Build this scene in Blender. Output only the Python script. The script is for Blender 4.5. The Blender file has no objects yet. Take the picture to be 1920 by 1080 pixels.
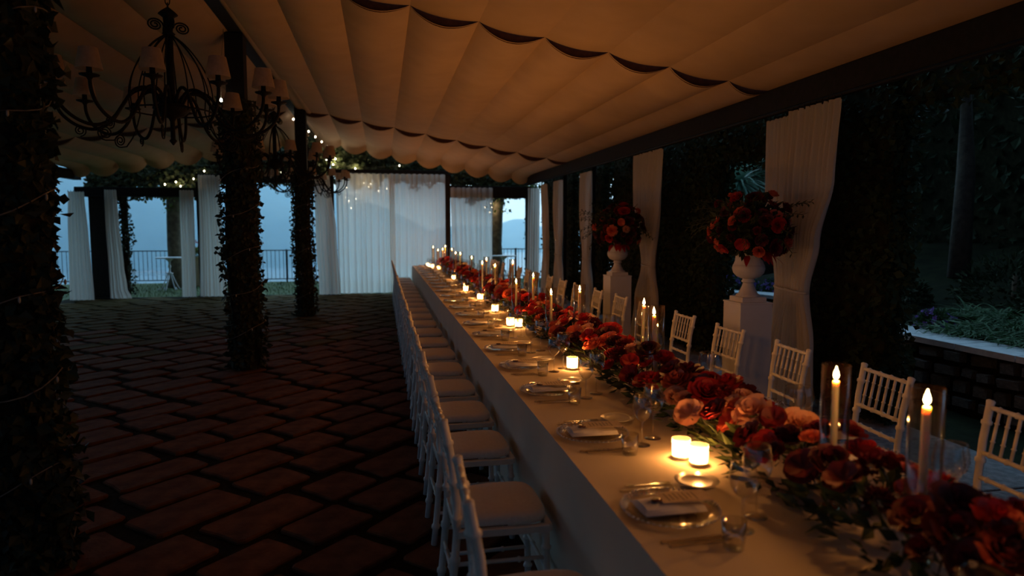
import bpy, math, random
from mathutils import Vector, Matrix
PI = math.pi
R = math.radians
random.seed(11)
scene = bpy.context.scene
COL = scene.collection

# ------------------------------------------------------------------ camera
# +Y runs along the banquet table, X to its right, floor at z = 0; 24 mm lens (1280 px), eye at 1.68 m
cam_d = bpy.data.cameras.new('camera')
cam_d.sensor_width = 36.0
cam_d.lens = 24.0
cam_d.clip_start = 0.05
cam_d.clip_end = 20000
cam_d.dof.use_dof = True
cam_d.dof.focus_distance = 4.9
cam_d.dof.aperture_fstop = 1.6
cam = bpy.data.objects.new('camera', cam_d)
cam.location = (0, 0, 1.68)
cam.rotation_euler = (R(90 - 5.045), 0, R(-10.795))
COL.objects.link(cam)
scene.camera = cam

# ------------------------------------------------------------------ world: dusk sky, brighter over the lake
world = bpy.data.worlds.new('dusk_sky')
scene.world = world
world.use_nodes = True
wn, wl = world.node_tree.nodes, world.node_tree.links
wn.clear()
w_out = wn.new('ShaderNodeOutputWorld')
w_bg = wn.new('ShaderNodeBackground')
w_tc = wn.new('ShaderNodeTexCoord')
w_dot = wn.new('ShaderNodeVectorMath'); w_dot.operation = 'DOT_PRODUCT'
w_dot.inputs[1].default_value = Vector((0.34, 0.94, 0.04)).normalized()
w_map = wn.new('ShaderNodeMapRange')
w_map.inputs['From Min'].default_value = -1; w_map.inputs['From Max'].default_value = 1
w_ramp = wn.new('ShaderNodeValToRGB')
cr = w_ramp.color_ramp
cr.elements[0].position = 0.0; cr.elements[0].color = (0.055, 0.10, 0.18, 1)
cr.elements[1].position = 1.0; cr.elements[1].color = (1.15, 2.10, 2.90, 1)
e = cr.elements.new(0.55); e.color = (0.065, 0.115, 0.20, 1)
e = cr.elements.new(0.88); e.color = (1.00, 1.92, 2.75, 1)
wl.new(w_tc.outputs['Generated'], w_dot.inputs[0])
wl.new(w_dot.outputs['Value'], w_map.inputs['Value'])
wl.new(w_map.outputs['Result'], w_ramp.inputs['Fac'])
wl.new(w_ramp.outputs['Color'], w_bg.inputs['Color'])
w_bg.inputs['Strength'].default_value = 1.0
wl.new(w_bg.outputs['Background'], w_out.inputs['Surface'])

vs = scene.view_settings
vs.view_transform = 'Standard'; vs.look = 'None'; vs.gamma = 1.0; vs.exposure = 0.0
vs.use_curve_mapping = False
scene.cycles.transparent_max_bounces = 40
scene.cycles.max_bounces = 8
scene.cycles.volume_bounces = 3
scene.cycles.diffuse_bounces = 4
scene.cycles.caustics_reflective = False
scene.cycles.caustics_refractive = False
scene.cycles.sample_clamp_indirect = 4.0

TAPER_W = 5.0          # one taper flame
VOTIVE_W = 11.0        # one votive flame
FAIRY_W = 3.0          # a cluster of fairy bulbs
CANDLE_RGB = (1.0, 0.39, 0.092)

# ------------------------------------------------------------------ materials
MATS = {}
def nmat(name):
    m = bpy.data.materials.new(name); m.use_nodes = True
    m.node_tree.nodes.clear(); MATS[name] = m
    return m, m.node_tree.nodes, m.node_tree.links

def mat(name, c1, c2=None, rough=0.6, metal=0.0, scale=8.0, bump=0.0, bscale=None, sss=0.0, sssr=(0.02, 0.01, 0.005), transl=0.0, spec=0.5, detail=4.0, sheen=0.0):
    m, n, l = nmat(name)
    out = n.new('ShaderNodeOutputMaterial'); p = n.new('ShaderNodeBsdfPrincipled')
    tc = n.new('ShaderNodeTexCoord')
    no = n.new('ShaderNodeTexNoise'); no.inputs['Scale'].default_value = scale; no.inputs['Detail'].default_value = detail
    ra = n.new('ShaderNodeValToRGB')
    c2 = c2 or tuple(min(1, c * 1.18) for c in c1)
    ra.color_ramp.elements[0].position = 0.35; ra.color_ramp.elements[0].color = (*c1, 1)
    ra.color_ramp.elements[1].position = 0.68; ra.color_ramp.elements[1].color = (*c2, 1)
    l.new(tc.outputs['Object'], no.inputs['Vector']); l.new(no.outputs['Fac'], ra.inputs['Fac'])
    l.new(ra.outputs['Color'], p.inputs['Base Color'])
    p.inputs['Roughness'].default_value = rough; p.inputs['Metallic'].default_value = metal
    p.inputs['Specular IOR Level'].default_value = spec
    if sheen: p.inputs['Sheen Weight'].default_value = sheen
    if sss:
        p.inputs['Subsurface Weight'].default_value = sss
        p.inputs['Subsurface Radius'].default_value = sssr
        p.inputs['Subsurface Scale'].default_value = 1.0
    if bump:
        b = n.new('ShaderNodeBump'); b.inputs['Strength'].default_value = bump; b.inputs['Distance'].default_value = 0.01
        n2 = n.new('ShaderNodeTexNoise'); n2.inputs['Scale'].default_value = bscale or scale * 4; n2.inputs['Detail'].default_value = 6
        l.new(tc.outputs['Object'], n2.inputs['Vector']); l.new(n2.outputs['Fac'], b.inputs['Height']); l.new(b.outputs['Normal'], p.inputs['Normal'])
    if transl:
        t = n.new('ShaderNodeBsdfTranslucent'); l.new(ra.outputs['Color'], t.inputs['Color'])
        mx = n.new('ShaderNodeMixShader'); mx.inputs[0].default_value = transl
        l.new(p.outputs[0], mx.inputs[1]); l.new(t.outputs[0], mx.inputs[2]); l.new(mx.outputs[0], out.inputs['Surface'])
    else:
        l.new(p.outputs[0], out.inputs['Surface'])
    return m

def glass(name, tint=(0.97, 0.97, 0.96), base=0.06, rough=0.02, gain=0.9, power=3.5):
    # thin clear glass: see-through with a Fresnel-like sheen
    m, n, l = nmat(name)
    out = n.new('ShaderNodeOutputMaterial'); lw = n.new('ShaderNodeLayerWeight'); lw.inputs['Blend'].default_value = 0.5
    po = n.new('ShaderNodeMath'); po.operation = 'POWER'; po.inputs[1].default_value = power
    mu = n.new('ShaderNodeMath'); mu.operation = 'MULTIPLY_ADD'; mu.inputs[1].default_value = gain; mu.inputs[2].default_value = base; mu.use_clamp = True
    tr = n.new('ShaderNodeBsdfTransparent'); tr.inputs['Color'].default_value = (*tint, 1)
    gl = n.new('ShaderNodeBsdfGlossy'); gl.inputs['Roughness'].default_value = rough
    mx = n.new('ShaderNodeMixShader')
    l.new(lw.outputs['Facing'], po.inputs[0]); l.new(po.outputs[0], mu.inputs[0]); l.new(mu.outputs[0], mx.inputs[0])
    l.new(tr.outputs[0], mx.inputs[1]); l.new(gl.outputs[0], mx.inputs[2]); l.new(mx.outputs[0], out.inputs['Surface'])
    return m

def sheer(name, col, opaq, transl):
    # curtain voile: part see-through, part diffuse, part translucent
    m, n, l = nmat(name)
    out = n.new('ShaderNodeOutputMaterial')
    tc = n.new('ShaderNodeTexCoord'); wv = n.new('ShaderNodeTexNoise'); wv.inputs['Scale'].default_value = 90
    ra = n.new('ShaderNodeValToRGB')
    ra.color_ramp.elements[0].color = (*[c * 0.88 for c in col], 1); ra.color_ramp.elements[1].color = (*col, 1)
    l.new(tc.outputs['Object'], wv.inputs['Vector']); l.new(wv.outputs['Fac'], ra.inputs['Fac'])
    d = n.new('ShaderNodeBsdfDiffuse'); t = n.new('ShaderNodeBsdfTranslucent'); tr = n.new('ShaderNodeBsdfTransparent')
    l.new(ra.outputs['Color'], d.inputs['Color']); l.new(ra.outputs['Color'], t.inputs['Color'])
    m1 = n.new('ShaderNodeMixShader'); m1.inputs[0].default_value = transl
    m2 = n.new('ShaderNodeMixShader'); m2.inputs[0].default_value = opaq
    l.new(d.outputs[0], m1.inputs[1]); l.new(t.outputs[0], m1.inputs[2])
    l.new(tr.outputs[0], m2.inputs[1]); l.new(m1.outputs[0], m2.inputs[2]); l.new(m2.outputs[0], out.inputs['Surface'])
    return m

def emit(name, col, strength, sampling='AUTO'):
    m, n, l = nmat(name)
    out = n.new('ShaderNodeOutputMaterial'); em = n.new('ShaderNodeEmission')
    em.inputs['Color'].default_value = (*col, 1); em.inputs['Strength'].default_value = strength
    l.new(em.outputs[0], out.inputs['Surface'])
    m.cycles.emission_sampling = sampling
    return m

mat('paver', (0.085, 0.040, 0.022), (0.165, 0.076, 0.038), rough=0.9, spec=0.06, scale=7, bump=0.6, bscale=40)
mat('paver_moss', (0.060, 0.042, 0.014), (0.115, 0.085, 0.03), rough=0.95, spec=0.06, scale=5, bump=0.6, bscale=40)
mat('joint', (0.012, 0.010, 0.006), (0.024, 0.020, 0.011), rough=0.95, spec=0.03, scale=20, bump=0.6)
mat('kerb', (0.11, 0.12, 0.135), (0.22, 0.23, 0.245), rough=0.8, scale=18, bump=0.8, bscale=60)
mat('lawn', (0.055, 0.085, 0.02), (0.11, 0.15, 0.045), rough=0.95, scale=2.5, bump=0.8, bscale=60)
mat('soil', (0.008, 0.010, 0.005), (0.018, 0.022, 0.009), rough=0.95, spec=0.05, scale=4, bump=0.6)
mat('canopy', (0.43, 0.31, 0.21), (0.47, 0.34, 0.235), rough=0.85, scale=3, bump=0.05, bscale=220)
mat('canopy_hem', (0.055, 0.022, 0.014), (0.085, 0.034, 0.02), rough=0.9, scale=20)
mat('iron', (0.010, 0.010, 0.010), (0.018, 0.017, 0.016), rough=0.7, scale=20, bump=0.2, spec=0.2)
mat('dark_wood', (0.010, 0.008, 0.006), (0.022, 0.016, 0.012), rough=0.7, scale=10, bump=0.3)
mat('ivy', (0.015, 0.024, 0.010), (0.040, 0.052, 0.022), rough=0.7, scale=3, transl=0.12)
mat('vine', (0.04, 0.06, 0.02), (0.13, 0.155, 0.06), rough=0.6, scale=4, transl=0.25)
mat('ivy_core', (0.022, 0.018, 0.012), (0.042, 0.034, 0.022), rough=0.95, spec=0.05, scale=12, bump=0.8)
mat('hedge', (0.015, 0.028, 0.012), (0.040, 0.062, 0.026), rough=0.7, spec=0.15, scale=3, transl=0.1)
mat('hedge_core', (0.020, 0.022, 0.012), (0.040, 0.042, 0.022), rough=0.95, scale=12, spec=0.05)
mat('strap_leaf', (0.035, 0.085, 0.035), (0.09, 0.18, 0.075), rough=0.55, spec=0.2, scale=3, transl=0.2)
mat('palm_leaf', (0.10, 0.22, 0.14), (0.28, 0.46, 0.34), rough=0.4, scale=3, transl=0.25)
mat('tree_leaf', (0.05, 0.085, 0.02), (0.18, 0.23, 0.06), rough=0.6, scale=2, transl=0.3)
mat('bark', (0.10, 0.075, 0.045), (0.20, 0.155, 0.09), rough=0.9, scale=9, bump=0.9, bscale=25)
mat('dark_bark', (0.05, 0.04, 0.03), (0.10, 0.08, 0.055), rough=0.95, scale=9, bump=0.9, bscale=25)
mat('purple_petal', (0.20, 0.10, 0.42), (0.36, 0.22, 0.62), rough=0.6, scale=10, transl=0.2)
mat('stone', (0.06, 0.06, 0.056), (0.13, 0.125, 0.11), rough=0.9, scale=7, bump=0.8, bscale=30)
mat('cap_stone', (0.50, 0.52, 0.54), (0.66, 0.68, 0.70), rough=0.75, scale=10, bump=0.4, bscale=40)
mat('chair_white', (0.72, 0.69, 0.62), (0.80, 0.77, 0.70), rough=0.38, scale=25, bump=0.05)
mat('cushion', (0.74, 0.71, 0.65), (0.80, 0.77, 0.71), rough=0.85, scale=60, bump=0.1, bscale=300)
mat('cloth', (0.64, 0.555, 0.44), (0.70, 0.61, 0.485), rough=0.85, scale=3, bump=0.12, bscale=250)
mat('napkin', (0.74, 0.72, 0.70), (0.82, 0.80, 0.78), rough=0.9, scale=40, bump=0.15, bscale=300)
mat('menu', (0.60, 0.47, 0.33), (0.68, 0.55, 0.40), rough=0.8, scale=60)
mat('menu_print', (0.06, 0.045, 0.03), rough=0.8)
mat('dark_oval', (0.035, 0.008, 0.008), (0.07, 0.015, 0.012), rough=0.35, scale=20)
mat('silver', (0.75, 0.72, 0.66), (0.82, 0.79, 0.74), rough=0.14, metal=1.0, scale=30)
mat('brass', (0.62, 0.45, 0.22), (0.72, 0.54, 0.28), rough=0.22, metal=1.0, scale=30)
mat('porcelain', (0.72, 0.70, 0.66), (0.78, 0.76, 0.72), rough=0.2, scale=20)
mat('wax', (0.86, 0.78, 0.62), (0.92, 0.85, 0.70), rough=0.45, scale=15, sss=0.9, sssr=(0.03, 0.014, 0.005))
mat('wick', (0.02, 0.015, 0.01), rough=0.9)

mat('plaster', (0.58, 0.57, 0.54), (0.68, 0.67, 0.64), rough=0.8, scale=9, bump=0.2, bscale=60)
mat('pedestal_white', (0.64, 0.64, 0.63), (0.70, 0.70, 0.69), rough=0.6, scale=5)
mat('shade', (0.52, 0.40, 0.30), (0.60, 0.47, 0.36), rough=0.8, scale=40, transl=0.35)
mat('white_iron', (0.70, 0.71, 0.72), (0.78, 0.79, 0.80), rough=0.45, scale=30)
mat('rail_iron', (0.03, 0.045, 0.06), (0.05, 0.07, 0.09), rough=0.6, scale=20)
mat('cream_wall', (0.60, 0.50, 0.34), (0.68, 0.58, 0.40), rough=0.85, scale=6, bump=0.2)
mat('wire', (0.20, 0.18, 0.14), (0.28, 0.25, 0.20), rough=0.6, scale=30)
mat('bulb_off', (0.35, 0.33, 0.28), (0.5, 0.47, 0.4), rough=0.3, scale=30)
mat('forest', (0.05, 0.085, 0.07), (0.12, 0.17, 0.13), rough=0.95, scale=0.006, detail=8)
mat('water', (0.10, 0.17, 0.22), (0.13, 0.20, 0.26), rough=0.25, scale=0.02)
mat('house_wall', (0.70, 0.66, 0.58), (0.80, 0.76, 0.70), rough=0.9, scale=0.1)
mat('house_roof', (0.30, 0.16, 0.10), (0.38, 0.22, 0.15), rough=0.9, scale=0.2)
sheer('votive_glass', (0.95, 0.91, 0.82), 0.62, 0.80)
sheer('voile', (0.92, 0.86, 0.78), 0.90, 0.72)
sheer('drape', (0.82, 0.78, 0.70), 0.985, 0.38)
glass('clear_glass', tint=(0.95, 0.945, 0.93), base=0.10, gain=0.9, rough=0.05, power=2.2)
glass('tube_glass', tint=(0.95, 0.93, 0.89), base=0.07, gain=1.0, rough=0.05)
glass('charger_glass', tint=(0.95, 0.93, 0.89), base=0.12, rough=0.08, gain=0.7)
def flame_mat(name, col, strength):
    # a flame glows and lets light through
    m, n, l = nmat(name)
    out = n.new('ShaderNodeOutputMaterial'); em = n.new('ShaderNodeEmission'); tr = n.new('ShaderNodeBsdfTransparent'); ad = n.new('ShaderNodeAddShader')
    em.inputs['Color'].default_value = (*col, 1); em.inputs['Strength'].default_value = strength
    l.new(em.outputs[0], ad.inputs[0]); l.new(tr.outputs[0], ad.inputs[1]); l.new(ad.outputs[0], out.inputs['Surface'])
    m.cycles.emission_sampling = 'NONE'
flame_mat('flame', (1.0, 0.74, 0.34), 16.0)
flame_mat('fairy', (1.0, 0.86, 0.60), 8.0)

PET = {
 'red':      mat('petal_red', (0.34, 0.010, 0.012), (0.56, 0.024, 0.020), rough=0.55, scale=14, transl=0.28),
 'dark':     mat('petal_dark_red', (0.10, 0.004, 0.008), (0.20, 0.008, 0.014), rough=0.6, scale=14, transl=0.18),
 'coral':    mat('petal_coral', (0.62, 0.10, 0.055), (0.76, 0.22, 0.12), rough=0.55, scale=12, transl=0.28),
 'blush':    mat('petal_blush', (0.66, 0.30, 0.20), (0.80, 0.50, 0.36), rough=0.55, scale=12, transl=0.28),
 'ivory':    mat('petal_ivory', (0.80, 0.70, 0.52), (0.88, 0.80, 0.64), rough=0.55, scale=12, transl=0.3),
 'burgundy': mat('petal_burgundy', (0.045, 0.004, 0.008), (0.11, 0.006, 0.012), rough=0.6, scale=20, transl=0.12),
}
mat('flower_leaf', (0.05, 0.085, 0.025), (0.13, 0.18, 0.06), rough=0.5, scale=9, transl=0.25)
mat('flower_leaf_dark', (0.018, 0.035, 0.014), (0.05, 0.075, 0.028), rough=0.5, scale=9, transl=0.15)

# ------------------------------------------------------------------ mesh helpers
class MB:
    def __init__(s): s.v = []; s.f = []
    def add(s, vs_, fs_):
        o = len(s.v); s.v += [tuple(p) for p in vs_]; s.f += [tuple(i + o for i in q) for q in fs_]; return s
    def box(s, x0, x1, y0, y1, z0, z1, M=None):
        vs_ = [Vector(p) for p in ((x0,y0,z0),(x1,y0,z0),(x1,y1,z0),(x0,y1,z0),(x0,y0,z1),(x1,y0,z1),(x1,y1,z1),(x0,y1,z1))]
        if M: vs_ = [M @ p for p in vs_]
        return s.add(vs_, [(0,3,2,1),(4,5,6,7),(0,1,5,4),(1,2,6,5),(2,3,7,6),(3,0,4,7)])
    def chamfer_box(s, x0, x1, y0, y1, z0, z1, c, M=None):
        # box whose top edges are chamfered
        vs_ = [(x0,y0,z0),(x1,y0,z0),(x1,y1,z0),(x0,y1,z0),(x0,y0,z1-c),(x1,y0,z1-c),(x1,y1,z1-c),(x0,y1,z1-c),
               (x0+c,y0+c,z1),(x1-c,y0+c,z1),(x1-c,y1-c,z1),(x0+c,y1-c,z1)]
        vs_ = [Vector(p) for p in vs_]
        if M: vs_ = [M @ p for p in vs_]
        fs_ = [(0,3,2,1),(8,9,10,11)]
        for a in range(4):
            b = (a + 1) % 4; fs_ += [(a,b,4+b,4+a),(4+a,4+b,8+b,8+a)]
        return s.add(vs_, fs_)
    def lathe(s, prof, n=16, c=(0,0,0), cap0=True, cap1=True, mod=None, M=None):
        vs_, fs_ = [], []
        for r, z in prof:
            for k in range(n):
                a = 2 * PI * k / n
                rr = r * (mod(a, z) if mod else 1)
                vs_.append(Vector((c[0] + rr * math.cos(a), c[1] + rr * math.sin(a), c[2] + z)))
        for i in range(len(prof) - 1):
            for k in range(n):
                k2 = (k + 1) % n
                fs_.append((i*n+k, i*n+k2, (i+1)*n+k2, (i+1)*n+k))
        if cap0: fs_.append(tuple(range(n))[::-1])
        if cap1: fs_.append(tuple((len(prof)-1)*n + k for k in range(n)))
        if M: vs_ = [M @ p for p in vs_]
        return s.add(vs_, fs_)
    def tube(s, path, rad, n=8, caps=True):
        path = [Vector(p) for p in path]
        if not hasattr(rad, '__len__'): rad = [rad] * len(path)
        vs_, fs_ = [], []
        t0 = (path[1] - path[0]).normalized()
        up = Vector((0,0,1)) if abs(t0.z) < 0.9 else Vector((1,0,0))
        u = t0.cross(up).normalized()
        for i, p in enumerate(path):
            a = path[max(i-1, 0)]; b = path[min(i+1, len(path)-1)]
            t = (b - a)
            if t.length < 1e-9: t = t0
            t = t.normalized()
            u = (u - t * u.dot(t)).normalized()
            w = t.cross(u)
            for k in range(n):
                an = 2 * PI * k / n
                vs_.append(p + (u * math.cos(an) + w * math.sin(an)) * rad[i])
        for i in range(len(path) - 1):
            for k in range(n):
                k2 = (k + 1) % n
                fs_.append((i*n+k, i*n+k2, (i+1)*n+k2, (i+1)*n+k))
        if caps:
            fs_.append(tuple(range(n))[::-1]); fs_.append(tuple((len(path)-1)*n + k for k in range(n)))
        return s.add(vs_, fs_)
    def grid(s, fn, nu, nv, closeu=False):
        vs_, fs_ = [], []
        for j in range(nv + 1):
            for i in range(nu + (0 if closeu else 1)):
                vs_.append(fn(i / nu, j / nv))
        w = nu + (0 if closeu else 1)
        for j in range(nv):
            for i in range(nu):
                i2 = (i + 1) % w
                fs_.append((j*w+i, j*w+i2, (j+1)*w+i2, (j+1)*w+i))
        return s.add(vs_, fs_)
    def leaf(s, p, d, nrm, L, W):
        # folded pointed leaf: base, two sides, tip and midrib
        d = d.normalized(); sd = d.cross(nrm)
        if sd.length < 1e-6: sd = d.orthogonal()
        sd = sd.normalized(); nn = sd.cross(d)
        a = p; m = p + d * L * 0.5 - nn * L * 0.06; t = p + d * L - nn * L * 0.10
        return s.add([a, m + sd * W * 0.5 + nn * W * 0.2, t, m - sd * W * 0.5 + nn * W * 0.2, m], [(0,1,4),(1,2,4),(0,4,3),(4,2,3)])
    def blade(s, p, d0, L, W, droop, n=5):
        # long arching strap leaf
        d = Vector(d0).normalized(); side = d.cross(Vector((0,0,1)))
        if side.length < 1e-4: side = Vector((1,0,0))
        side.normalize(); vs_ = []; q = Vector(p)
        for i in range(n + 1):
            w = W * (1 - (i / n) ** 2.2) * (0.55 + 0.45 * min(1, i / n * 3)) + 0.0008
            vs_ += [q + side * w * 0.5, q - side * w * 0.5]
            d = (d + Vector((0,0,-1)) * droop / n).normalized(); q = q + d * L / n
        return s.add(vs_, [(2*i, 2*i+1, 2*i+3, 2*i+2) for i in range(n)])
    def mesh(s, name, m, smooth=True):
        me = bpy.data.meshes.new(name); me.from_pydata(s.v, [], s.f)
        if smooth: me.polygons.foreach_set('use_smooth', [True] * len(me.polygons))
        me.materials.append(MATS[m] if isinstance(m, str) else m); me.update()
        return me
    def build(s, name, m, parent=None, smooth=True, loc=None, rot=None):
        return place(name, s.mesh(name, m, smooth), parent, loc, rot)

def place(name, me, parent=None, loc=None, rot=None, scale=None):
    o = bpy.data.objects.new(name, me); COL.objects.link(o)
    if parent: o.parent = parent
    if loc is not None: o.location = loc
    if rot is not None: o.rotation_euler = rot
    if scale is not None: o.scale = scale if hasattr(scale, '__len__') else (scale,) * 3
    return o
def tag(o, label=None, cat=None, group=None, kind=None):
    if label: o['label'] = label
    if cat: o['category'] = cat
    if group: o['group'] = group
    if kind: o['kind'] = kind
    return o
def thing(name, label, cat, loc=(0,0,0), rz=0, group=None):
    o = place(name, None, None, loc, (0,0,rz)); o.empty_display_size = 0.1
    return tag(o, label, cat, group)
def copy_tree(o, loc=None, rz=None, label=None, parent=None):
    c = o.copy(); COL.objects.link(c)
    if parent: c.parent = parent
    if loc is not None: c.location = loc
    if rz is not None: c.rotation_euler = (0,0,rz)
    if label: c['label'] = label
    for ch in o.children: copy_tree(ch, parent=c)
    return c
ORD = ['', 'first','second','third','fourth','fifth','sixth','seventh','eighth','ninth','tenth','eleventh','twelfth','thirteenth','fourteenth','fifteenth','sixteenth','seventeenth','eighteenth','nineteenth','twentieth','twenty-first','twenty-second','twenty-third','twenty-fourth']
def rnd(a, b): return random.uniform(a, b)
def spline(pts, n):
    # Catmull-Rom through points
    pts = [Vector(p) for p in pts]; P = [pts[0]*2 - pts[1]] + pts + [pts[-1]*2 - pts[-2]]
    out = []
    for i in range(1, len(P) - 2):
        for k in range(n):
            t = k / n
            out.append(0.5 * ((2*P[i]) + (P[i+1]-P[i-1])*t + (2*P[i-1]-5*P[i]+4*P[i+1]-P[i+2])*t*t + (3*P[i]-P[i-1]-3*P[i+1]+P[i+2])*t**3))
    out.append(pts[-1]); return out
def rvec():
    while True:
        v = Vector((rnd(-1,1), rnd(-1,1), rnd(-1,1)))
        if 0.05 < v.length < 1: return v.normalized()

# ================================================================== SETTING
RIDGE_X, EAVE_R, EAVE_L, END_Y = -1.60, 3.75, -6.95, 17.70
# ---- floor: dark joints with slabs laid on the diagonal
fl = MB().box(-7.4, 3.56, -9.5, 18.1, -0.2, -0.022).build('floor', 'joint', smooth=False)
tag(fl, 'rustic terracotta stone slabs laid on the diagonal with dark joints', kind='structure')
def fpix(x, y):      # rough image position of a floor point (1920 x 1080), to find the slabs that show largest
    th, p = R(10.795), R(5.045)
    w = Vector((math.sin(th)*math.cos(p), math.cos(th)*math.cos(p), -math.sin(p))); r = Vector((math.cos(th), -math.sin(th), 0)); u = r.cross(w)
    d = Vector((x, y, -1.68)); k = d.dot(w)
    if k < 0.3: return None
    return 960 + 1280*d.dot(r)/k, 540 - 1280*d.dot(u)/k, k
slabs = []
ANG = R(47.5)
ca, sa = math.cos(ANG), math.sin(ANG)
row = -20.0
while row < 20:
    h = rnd(0.30, 0.37)
    along = -22 + rnd(0, 0.5)
    while along < 24:
        ln = rnd(0.38, 0.66)
        cxp, cyp = along + ln/2, row + h/2
        wx, wy = cxp*ca - cyp*sa, cxp*sa + cyp*ca
        if -7.1 < wx < 3.3 and -9.2 < wy < 17.8: slabs.append((wx, wy, ln, h))
        along += ln + rnd(0.07, 0.10)
    row += h + rnd(0.055, 0.085)
def slab_mesh(ln, h, dz):
    m = MB()
    q = [( -ln/2, -h/2), (ln/2, -h/2), (ln/2, h/2), (-ln/2, h/2)]
    q = [(a + rnd(-.012, .012), b + rnd(-.012, .012)) for a, b in q]
    pts = []
    for i in range(4):
        a, b = q[i], q[(i+1) % 4]
        for t in (0.05, 0.5, 0.95):
            pts.append((a[0] + (b[0]-a[0])*t + rnd(-.006, .006), a[1] + (b[1]-a[1])*t + rnd(-.006, .006)))
    n = len(pts)
    lo = [(x, y, -0.03) for x, y in pts]; mid = [(x, y, dz - 0.008) for x, y in pts]; top = [(x*0.965, y*0.955, dz) for x, y in pts]
    fs_ = [tuple(range(2*n, 3*n))]
    for i in range(n):
        j = (i+1) % n; fs_ += [(i, j, n+j, n+i), (n+i, n+j, 2*n+j, 2*n+i)]
    return m.add(lo + mid + top, fs_)
vis = []
rest = []
for sl in slabs:
    q = fpix(sl[0], sl[1])
    onview = q and -40 < q[0] < 1900 and 440 < q[1] < 1120 and sl[0] < 0.75
    (vis if onview else rest).append((q[2] if q else 99, sl))
vis.sort(key=lambda t: t[0])
lib = [slab_mesh(0.5, 0.34, rnd(-0.004, 0.004)).mesh('paver', 'paver', False) for _ in range(10)]
libm = [slab_mesh(0.5, 0.34, rnd(-0.004, 0.004)).mesh('paver', 'paver_moss', False) for _ in range(6)]
for k, (_, (wx, wy, ln, h)) in enumerate(vis[:300]):
    me = random.choice(libm if wy > 11 + rnd(-1.5, 1.5) else lib)
    place('paver', me, fl, (wx, wy, 0), (0, 0, ANG), (ln/0.5, h/0.34, 1))
mb = MB()
for _, (wx, wy, ln, h) in vis[300:] + rest:
    t = slab_mesh(ln, h, rnd(-.004, .004))
    M = Matrix.Translation((wx, wy, 0)) @ Matrix.Rotation(ANG, 4, 'Z')
    mb.add([M @ Vector(p) for p in t.v], t.f)
o = mb.build('paving', 'paver_moss', fl, False); o['kind'] = 'stuff'

# ---- stone kerb on the garden side, cut in slabs
kb = MB().box(3.56, 4.36, -9.5, 18.1, -0.2, -0.02).build('trim_1', 'joint', smooth=False)
tag(kb, 'pale stone edging strip between the paving and the garden', kind='structure')
y = -9.4
while y < 18:
    L = rnd(0.7, 1.1)
    MB().chamfer_box(3.57, 4.35, y, y + L - 0.012, -0.05, 0.012 + rnd(-.003, .003), 0.006).build('slab', 'kerb', kb, False)
    y += L
# ---- ground outside
gr = MB().grid(lambda u, v: (-40 + 80*u, 18.1 + 4.9*v, -0.05 + 0.006*math.sin(u*90)*math.sin(v*7)), 40, 8).build('lawn', 'lawn')
tag(gr, 'short lawn strip between the pavilion and the terrace railing', kind='structure')
mb = MB()
for _ in range(9000):
    x = rnd(-9, 6.5); y = rnd(18.1, 22.6)
    if any((x - a)**2 + (y - b)**2 < c*c for a, b, c in ((-5.84, 21.2, .3), (3.58, 21.2, .27), (-5.46, 21.85, .38), (-6.13, 18.12, .1), (-3.12, 18.15, .1), (3.95, 18.12, .1))): continue
    mb.blade((x, y, -0.05), (rnd(-.4,.4), rnd(-.4,.4), 1), rnd(.04, .10), 0.012, 0.4, 2)
tag(mb.build('grass', 'lawn'), 'short green grass blades on the terrace lawn', 'grass', kind='stuff')
def slope_z(x, y):
    if x < 4.4: return -0.04
    return -0.04
gg = MB().grid(lambda u, v: (4.36 + 26*u, -14 + 36*v, -0.05), 10, 10).build('garden_ground', 'soil')
tag(gg, 'dark garden ground beyond the stone edging', kind='structure')
lg = MB().grid(lambda u, v: (-40 + 32.6*u, -14 + 32.1*v, -0.05), 6, 6).build('side_lawn', 'lawn')
tag(lg, 'lawn beside the open side of the pavilion', kind='structure')

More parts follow.
